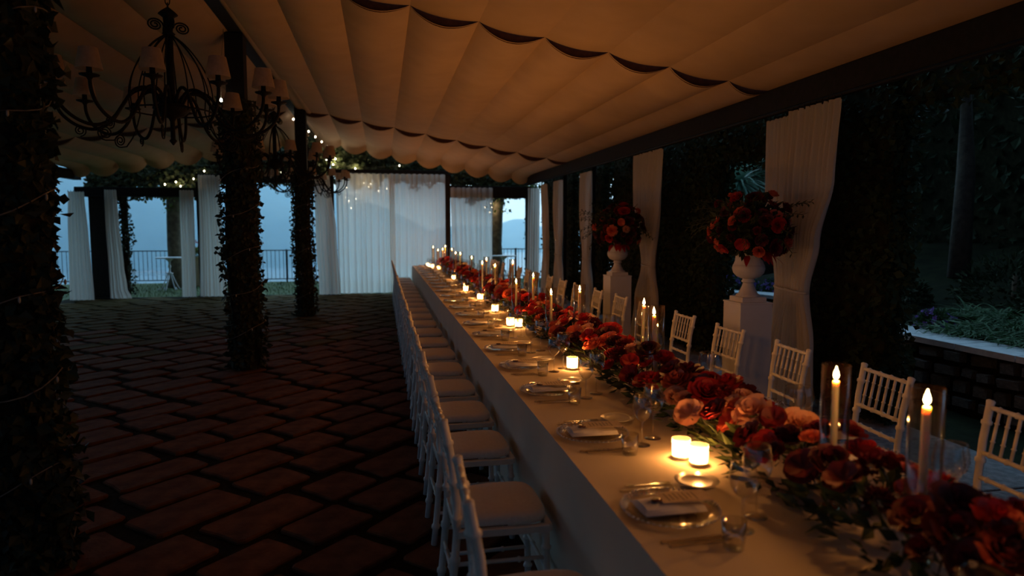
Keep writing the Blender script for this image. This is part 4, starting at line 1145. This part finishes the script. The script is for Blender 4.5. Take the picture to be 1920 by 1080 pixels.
# raised bed soil rising into the garden
def bed(u, v):
    p, d, nn = at(tot[-1]*v); q = p + nn*0.34
    x = q.x + (13 - q.x)*u; yv = q.y + nn.y*0.0
    return (x, yv, 0.52 + 1.5*u**1.3 + 0.04*math.sin(x*3)*math.sin(yv*2))
o = MB().grid(bed, 18, 40).build('planting_bed', 'soil'); tag(o, 'dark raised planting bed rising behind the stone wall', kind='structure')
# strap-leaved clumps on the bed
def strap(x, y, z, n, L, label, m='strap_leaf', W=0.022, name='strap_leaf_plant', grp=None):
    t = thing(name, label, 'plant', (x, y, z), rnd(0, 6), grp)
    mb = MB()
    for k in range(n):
        a = rnd(0, 2*PI); el = rnd(.5, 1.5)
        mb.blade((rnd(-.06, .06), rnd(-.06, .06), 0.0), (math.cos(a), math.sin(a), el), L*rnd(.7, 1.15), W*rnd(.8, 1.2), rnd(1.0, 1.9), 6)
    mb.v = [(a, b, max(c, .085 + .02*math.sin(a*37 + b*23))) if math.hypot(a, b) > .16 else (a, b, c) for a, b, c in mb.v]   # leaves lie over the wall cap and the soil
    mb.build('leaves', m, t, False)['kind'] = 'stuff'
    MB().lathe([(.07, 0.0), (.05, .05), (.02, .09)], 8).build('crown', 'hedge_core', t)
    return t
proto = []
cnt = 0
SL = {0.56: 'strap-leaved plant arching over the pale wall cap', 0.92: 'strap-leaved plant in the middle row behind the pale wall cap', 1.30: 'strap-leaved plant in the back row of the raised bed'}
for s in range(26):
    sv = tot[-1]*(0.52 + 0.46*s/26) + rnd(-.06, .06)
    for off in (0.56, 0.92, 1.30):
        p, d, nn = at(sv + rnd(-.1, .1)); q = p + nn*(off + rnd(-.08, .08))
        zz = 0.53 + 1.5*((q.x - p.x - .34)/(13 - p.x))**1.3 if q.x - p.x > .34 else .53
        if (q.x - 6.12)**2 + (q.y - 6.6)**2 < .3: continue
        cnt += 1
        if len(proto) < 5:
            proto.append(strap(q.x, q.y, zz, 55, 0.50, SL[off], grp='strap-leaved plants on the bed'))
        else:
            copy_tree(random.choice(proto), (q.x, q.y, zz), rnd(0, 6), SL[off])
# purple flower bushes on the bed beyond the front urn
def bush(x, y, z, r, label, petal, seed):
    random.seed(seed)
    t = thing('flowering_bush', label, 'bush', (x, y, z), 0, 'purple flowering bushes')
    mb = MB(); mf = MB()
    for _ in range(500):
        d = rvec(); d.z = abs(d.z); p = d*r*rnd(.6, 1)
        mb.leaf(p, d + rvec()*.6, rvec(), rnd(.04, .07), .03)
    mb.build('leaves', 'strap_leaf', t, False)['kind'] = 'stuff'
    for _ in range(60):
        d = rvec(); d.z = abs(d.z); p = d*r*rnd(.95, 1.1)
        for k in range(7):
            dd = (rvec() + d*.6).normalized(); mf.leaf(p, dd, d, .035, .026)
    mf.build('blossoms', petal, t, False)['kind'] = 'stuff'
for k, (bx_, by_) in enumerate(((6.42, 11.25), (6.72, 10.72), (6.96, 10.2), (6.96, 9.58), (6.80, 8.98), (6.46, 11.85))):
    bush(bx_, by_, 0.55, 0.26, 'purple flowering bush on the bed behind the front urn, %s along the wall cap' % ORD[k+1], 'purple_petal', 60 + k)
bush(6.12, 6.6, 0.55, 0.20, 'purple flowering bush beside the strap-leaved plants', 'purple_petal', 70)
# spiky cordyline palms
def palm(x, y, zb, h, L, n, label, m='palm_leaf'):
    t = thing('cordyline_palm', label, 'palm', (x, y, zb))
    MB().tube([(0, 0, -.05), (.04, 0, h*.5), (0, .03, h)], [.09, .07, .06], 8).build('trunk', 'bark', t)
    mb = MB()
    for k in range(n):
        ph = math.acos(1 - 1.5*(k + .5)/n); a = k*2.39996
        mb.blade((0, .03, h - .02), (math.sin(ph)*math.cos(a), math.sin(ph)*math.sin(a), math.cos(ph)), L*rnd(.85, 1.1), .05, rnd(.5, 1.1), 6)
    mb.build('fronds', m, t, False)['kind'] = 'stuff'
palm(6.90, 12.4, 0.62, 1.98, 1.0, 120, 'spiky green cordyline palm seen through the hedge arch')
palm(6.3, 14.6, -0.03, 1.85, 0.8, 70, 'lower spiky palm growing behind the cordyline')
palm(7.6, 4.5, 0.77, 1.6, 0.9, 70, 'dark spiky palm on the bed behind the strap-leaved plants', 'strap_leaf')
# trees and shrubs closing the garden
def tree(x, y, z, h, rx, rz_, n, label, m='hedge', trunk=.16, L=(.10, .18), name='garden_tree', crown_lo=0.35):
    t = thing(name, label, 'tree', (x, y, z))
    MB().tube([(0, 0, -.1), (.05, .03, h*.4), (-.03, .02, h*.75)], [trunk, trunk*.8, trunk*.4], 8).build('trunk', 'dark_bark', t)
    mb = MB()
    lumps = [(rvec()*rx*.55, rnd(.45, .7)) for _ in range(7)]
    for _ in range(n):
        c, q = random.choice(lumps); d = rvec(); p = Vector((c.x, c.y, c.z*rz_/rx)) + Vector((d.x*rx*q, d.y*rx*q, d.z*rz_*q))*rnd(.6, 1.05)
        l = rnd(*L); mb.leaf(p + Vector((0, 0, h)), d + rvec()*.7, d + rvec()*.5, l, l*.6)
    mb.build('crown', m, t, False)['kind'] = 'stuff'
    return t
random.seed(52)
hedge('tall dark hedge closing the far side of the garden', [(10.7, 11.9, -3, 20, -0.05, 5.0)], 9000, 'tall_hedge', (.14, .24))
tree(8.6, 6.9, 1.0, 3.6, 1.5, 1.6, 3600, 'dark broad-leaved tree rising behind the strap-leaved bed')
tree(8.9, 9.2, 1.0, 3.8, 1.5, 1.7, 3400, 'dark broad-leaved tree between the two garden arches')
tree(8.3, 3.2, 1.0, 4.4, 1.7, 1.7, 3400, 'dark tall tree over the near end of the bed')
tree(8.8, 14.5, -0.02, 4.7, 1.9, 1.8, 3600, 'dark tree beyond the cordyline palms')
tree(7.4, 17.6, 0.0, 3.4, 1.8, 1.8, 3400, 'dark tree at the garden corner near the terrace')
for k, (sx, sy, sr, lb) in enumerate(((7.25, 6.0, .55, 'round dark shrub behind the strap-leaved plants'), (7.95, 7.35, .7, 'larger dark shrub beside the broad-leaved tree'), (7.3, 3.6, .5, 'small dark shrub at the near end of the bed'), (6.95, 8.2, .40, 'small shrub by the purple bushes'), (8.05, 10.7, .7, 'leafy shrub behind the purple bushes'), (5.5, 13.6, .6, 'leafy shrub below the cordyline palm'))):
    t = thing('garden_shrub', lb, 'shrub', (sx, sy, 0.04 if sy > 12.6 else 0.66))
    mb = MB()
    for _ in range(900):
        d = rvec(); d.z = abs(d.z); mb.leaf(d*sr*rnd(.6, 1.05), d + rvec()*.6, rvec(), rnd(.06, .10), .04)
    mb.build('leaves', 'hedge' if k < 4 else 'strap_leaf', t, False)['kind'] = 'stuff'
    MB().tube([(0, 0, -.1), (0, 0, sr*.6)], .03, 6).build('stem', 'bark', t)

# ================================================================== TERRACE, RAILING, LAKE VIEW
rl = thing('terrace_railing', 'dark iron railing with thin upright bars at the lawn edge above the lake', 'railing', (0, 22.7, 0))
for zz, nm in ((0.97, 'handrail'), (0.06, 'bottom_rail')):
    MB().chamfer_box(-13, 9.5, -.022, .022, zz - .018, zz + .012, .004).build(nm, 'rail_iron', rl, False)
bar = MB().tube([(0, 0, .05), (0, 0, .96)], .009, 6).mesh('bar', 'rail_iron')
for k in range(int(22.4/0.125)): place('bar', bar, rl, (-12.95 + .125*k, 0, 0))
pst = MB().chamfer_box(-.022, .022, -.022, .022, -.05, 1.0, .004).mesh('post', 'rail_iron', False)
for k in range(10): place('post', pst, rl, (-12.9 + 2.48*k, 0.0, 0))
def big_tree(x, y, r, h, label, m, seed, n):
    random.seed(seed)
    t = thing('plane_tree', label, 'tree', (x, y, -.05))
    MB().tube([(0, 0, 0), (.02, 0, .3), (-.03, 0, 1.2), (.0, 0, 2.3), (.06, 0, 2.9)], [r*1.35, r*1.05, r*.95, r, r*1.2], 14).build('trunk', 'bark', t)
    for k in range(4):
        a = k*1.57 + rnd(-.4, .4); d = Vector((math.cos(a), math.sin(a), .9))
        MB().tube([Vector((.04, 0, 2.75)), Vector((.04, 0, 2.85)) + d*.5, Vector((.04, 0, 2.8)) + d*1.3], [r*.7, r*.5, r*.25], 8).build('branch', 'bark', t)
    mb = MB()
    for _ in range(n):
        d = rvec(); p = Vector((d.x*1.9, d.y*1.4, d.z*.85))*rnd(.5, 1) + Vector((0, 0, 3.5))
        l = rnd(.10, .18); mb.leaf(p, d + rvec(), rvec(), l, l*.75)
    for _ in range(60):
        a = rnd(0, 6.28); p = Vector((math.cos(a)*rnd(.15, .45), math.sin(a)*rnd(.15, .45), rnd(2.15, 2.8)))
        l = rnd(.08, .15); mb.leaf(p, rvec(), rvec(), l, l*.75)
    mb.build('crown', m, t, False)['kind'] = 'stuff'
big_tree(-5.84, 21.2, 0.20, 3, 'mossy plane tree trunk by the white bar table on the lawn', 'tree_leaf', 81, 2200)
big_tree(3.58, 21.2, 0.17, 3, 'plane tree with lit yellow-green leaves beyond the short sheer curtain', 'tree_leaf', 82, 2200)
def bar_table(loc, label):
    t = thing('bar_table', label, 'table', loc, 0.3, 'white wrought-iron bar tables')
    MB().lathe([(.001, .885), (.345, .885), (.355, .893), (.355, .908), (.345, .915), (.001, .915)], 28).build('tabletop', 'white_iron', t)
    MB().lathe([(.05, .48), (.028, .50), (.022, .60), (.045, .66), (.022, .72), (.03, .80), (.10, .86), (.12, .885)], 14).build('column', 'white_iron', t)
    MB().lathe([(.085, .455), (.09, .465), (.085, .48)], 16).build('collar', 'white_iron', t)
    for k in range(6):
        a = 2*PI*k/6; c_, s_ = math.cos(a), math.sin(a)
        MB().tube(spline([(.05*c_, .05*s_, .46), (.14*c_, .14*s_, .22), (.22*c_, .22*s_, .05), (.27*c_, .27*s_, .012), (.31*c_, .31*s_, .05)], 4), .013, 7).build('leg', 'white_iron', t)
    return t
b1 = bar_table((-5.80, 20.4, -.05), 'white wrought-iron bar table on the lawn beside the mossy trunk')
copy_tree(b1, (3.55, 19.9, -.05), 0.9, 'white wrought-iron bar table on the lawn by the leafy lit trunk')
pl = thing('planter', 'cream rendered planter beside the mossy tree trunk', 'planter', (-5.46, 21.85, -.05))
MB().chamfer_box(-.25, .25, -.25, .25, 0, .82, .02).build('box', 'cream_wall', pl, False)
MB().chamfer_box(-.28, .28, -.28, .28, .82, .87, .01).build('rim', 'cream_wall', pl, False)
gp = thing('geranium_plant', 'red flowering plant growing in the cream planter', 'plant', (-5.46, 21.85, .82))
mb = MB(); mf = MB()
for _ in range(260):
    d = rvec(); d.z = abs(d.z); mb.leaf(d*.26*rnd(.4, 1), d + rvec()*.6, rvec(), .09, .06)
for _ in range(120):
    d = rvec(); d.z = abs(d.z); mf.leaf(d*.33*rnd(.85, 1.1) + Vector((0, 0, .1)), d + rvec()*.6, rvec(), .06, .05)
mb.build('leaves', 'tree_leaf', gp, False)['kind'] = 'stuff'; mf.build('blossoms', PET['red'], gp, False)['kind'] = 'stuff'

# fairy lights at the far end (lit), with a few warm points of light in the vine
def lit_string(label, pts, bulbs=None, power=()):
    t = thing('fairy_light_string', label, 'fairy lights', (0, 0, 0), 0, 'fairy light strings')
    MB().tube(pts, .0035, 5).build('wire', 'wire', t)
    mb = MB()
    for p in bulbs or pts: mb.lathe([(.002, .022), (.012, .014), (.016, 0), (.012, -.014), (.002, -.02)], 8, p)
    mb.build('lit_bulbs', 'fairy', t)['kind'] = 'stuff'
    for p, w in power:
        ld = bpy.data.lights.new('bulb_light', 'POINT'); ld.energy = w; ld.color = (1, .80, .50); ld.shadow_soft_size = .02
        o = bpy.data.objects.new('bulb_light', ld); COL.objects.link(o); o.parent = t; o.location = p
lit_string('lit fairy bulbs scattered in the bright vine above the closed sheers',
    [(-1.55, 17.88, 3.75), (-1.35, 17.88, 3.62), (-1.22, 17.88, 3.52), (-1.1, 17.86, 3.40), (-1.32, 17.86, 3.36), (-1.16, 17.86, 3.26), (-.62, 17.88, 3.17), (.48, 17.88, 3.26)],
    power=[((-1.1, 17.86, 3.40), FAIRY_W), ((-1.16, 17.86, 3.26), FAIRY_W), ((-.62, 17.88, 3.17), FAIRY_W)])
lit_string('lit fairy bulbs strung along the ridge end of the canopy', [(-1.66 + .045*k, 14.2 + .26*k, 3.80 - .022*k) for k in range(13)], [(-1.66 + .045*k, 14.2 + .26*k, 3.80 - .022*k) for k in range(0, 13, 2)])
lit_string('lit fairy bulbs behind the tall sheer curtain next to the ivy post',
    [(-1.30, 17.95, 2.45), (-.85, 18.0, 2.70), (-.42, 18.0, 2.82), (-.25, 18.0, 2.80), (-.30, 18.0, 2.72), (.15, 18.0, 2.68), (-.05, 18.0, 2.62), (-.88, 18.0, 2.45), (-.80, 18.0, 2.36), (-.62, 18.0, 2.42), (-.75, 18.0, 2.18)],
    power=[((-.42, 18.0, 2.82), FAIRY_W*.5)])
lit_string('lit fairy bulbs hanging by the leafy lit trunk', [(3.18, 20.85, 2.58), (3.31, 20.85, 2.43), (3.13, 20.85, 2.30), (3.34, 20.85, 2.30), (3.28, 20.85, 2.15)], power=[((3.13, 20.85, 2.30), FAIRY_W), ((3.34, 20.85, 2.30), FAIRY_W)])
lit_string('lit fairy bulbs in the gable above the two side curtains', [(-5.1, 17.86, 2.72), (-4.85, 17.86, 2.78), (-4.75, 17.86, 2.68), (-4.45, 17.86, 2.86), (-4.72, 18.2, 2.32), (-4.2, 17.86, 3.05), (-2.9, 17.86, 3.12), (-2.4, 17.86, 3.05)], power=[((-4.75, 17.86, 2.68), FAIRY_W*.7)])
lit_string('single lit fairy bulb hanging beside the column post', [(-1.70, 8.34, 3.92), (-1.73, 8.29, 3.5), (-1.735, 8.25, 3.10)], [(-1.735, 8.25, 3.10)])

# lake, mountains and villages, with real haze between
lk = MB().grid(lambda u, v: (-7000 + 14000*u, 120 + 9000*v, -130), 4, 4).build('lake', 'water'); tag(lk, 'wide blue lake far below the terrace', kind='structure')
hs = MB().grid(lambda u, v: (-60 + 120*u, 23 + 90*v, -.1 - 130*(v**0.8) - (1.2 if v > 0 else 0)), 6, 8).build('hillside', 'soil'); tag(hs, 'dark hillside dropping from the terrace to the lake', kind='structure')
random.seed(91)
wv = [(rnd(.4, 3.5), rnd(0, 6), rnd(.4, 3.5), rnd(0, 6)) for _ in range(14)]
def ridge_noise(x, y):
    return sum(math.sin(x*a/520 + p)*math.cos(y*b/520 + q)/a for a, p, b, q in wv)
def mountain(name, label, x0, x1, y0, depth, prof):
    def fn(u, v):
        x = x0 + (x1-x0)*u; y = y0 + depth*v
        hgt = prof(x) * math.sin(min(1, v*1.15)*PI*.5)**0.9
        return (x, y, -132 + max(0, hgt*(1 + .10*ridge_noise(x, y)*math.sin(v*PI*.5))))
    tag(MB().grid(fn, 80, 24).build(name, 'forest'), label, 'mountain')
mountain('mountain', 'steep forested mountain across the lake behind the side curtains', -3600, 500, 2400, 1500, lambda x: 460*max(0, min(1, (420 - x)/1300))**.7)
mountain('mountain', 'low hazy mountain ridge beyond the garden-end opening', -200, 3600, 3600, 1600, lambda x: 70 + 85*math.exp(-((x - 1010)/170)**2) + 60*math.exp(-((x - 560)/300)**2) + 40*math.exp(-((x - 1500)/300)**2))
for k in range(14):
    hx, hy = -700 + 26*(k % 5) + rnd(-3, 3), 2050 + 24*(k // 5) + rnd(-3, 3)
    w_, d_, h_ = rnd(9, 18), rnd(8, 12), rnd(6, 10)
    t = thing('village_house', 'pale house in the lakeside village across the water', 'house', (hx, hy, -131), rnd(-.3, .3), 'village houses')
    MB().box(-w_/2, w_/2, -d_/2, d_/2, 0, h_).build('walls', 'house_wall', t, False)
    MB().add([(-w_/2-1, -d_/2-1, h_), (w_/2+1, -d_/2-1, h_), (w_/2+1, d_/2+1, h_), (-w_/2-1, d_/2+1, h_), (-w_/2-1, 0, h_+3), (w_/2+1, 0, h_+3)], [(0,1,5,4), (2,3,4,5), (0,4,3), (1,2,5)]).build('roof', 'house_roof', t, False)
# haze over the lake
hm, hn, hl = nmat('haze')
ho = hn.new('ShaderNodeOutputMaterial'); hv = hn.new('ShaderNodeVolumeScatter')
hv.inputs['Color'].default_value = (0.50, 0.79, 1.0, 1); hv.inputs['Density'].default_value = 0.0004; hv.inputs['Anisotropy'].default_value = 0.7
hl.new(hv.outputs[0], ho.inputs['Volume'])
hz = MB().box(-4500, 4500, 300, 5300, -129, 800).build('lake_haze', 'haze', smooth=False)
tag(hz, 'blue evening haze over the lake', 'haze', kind='stuff')
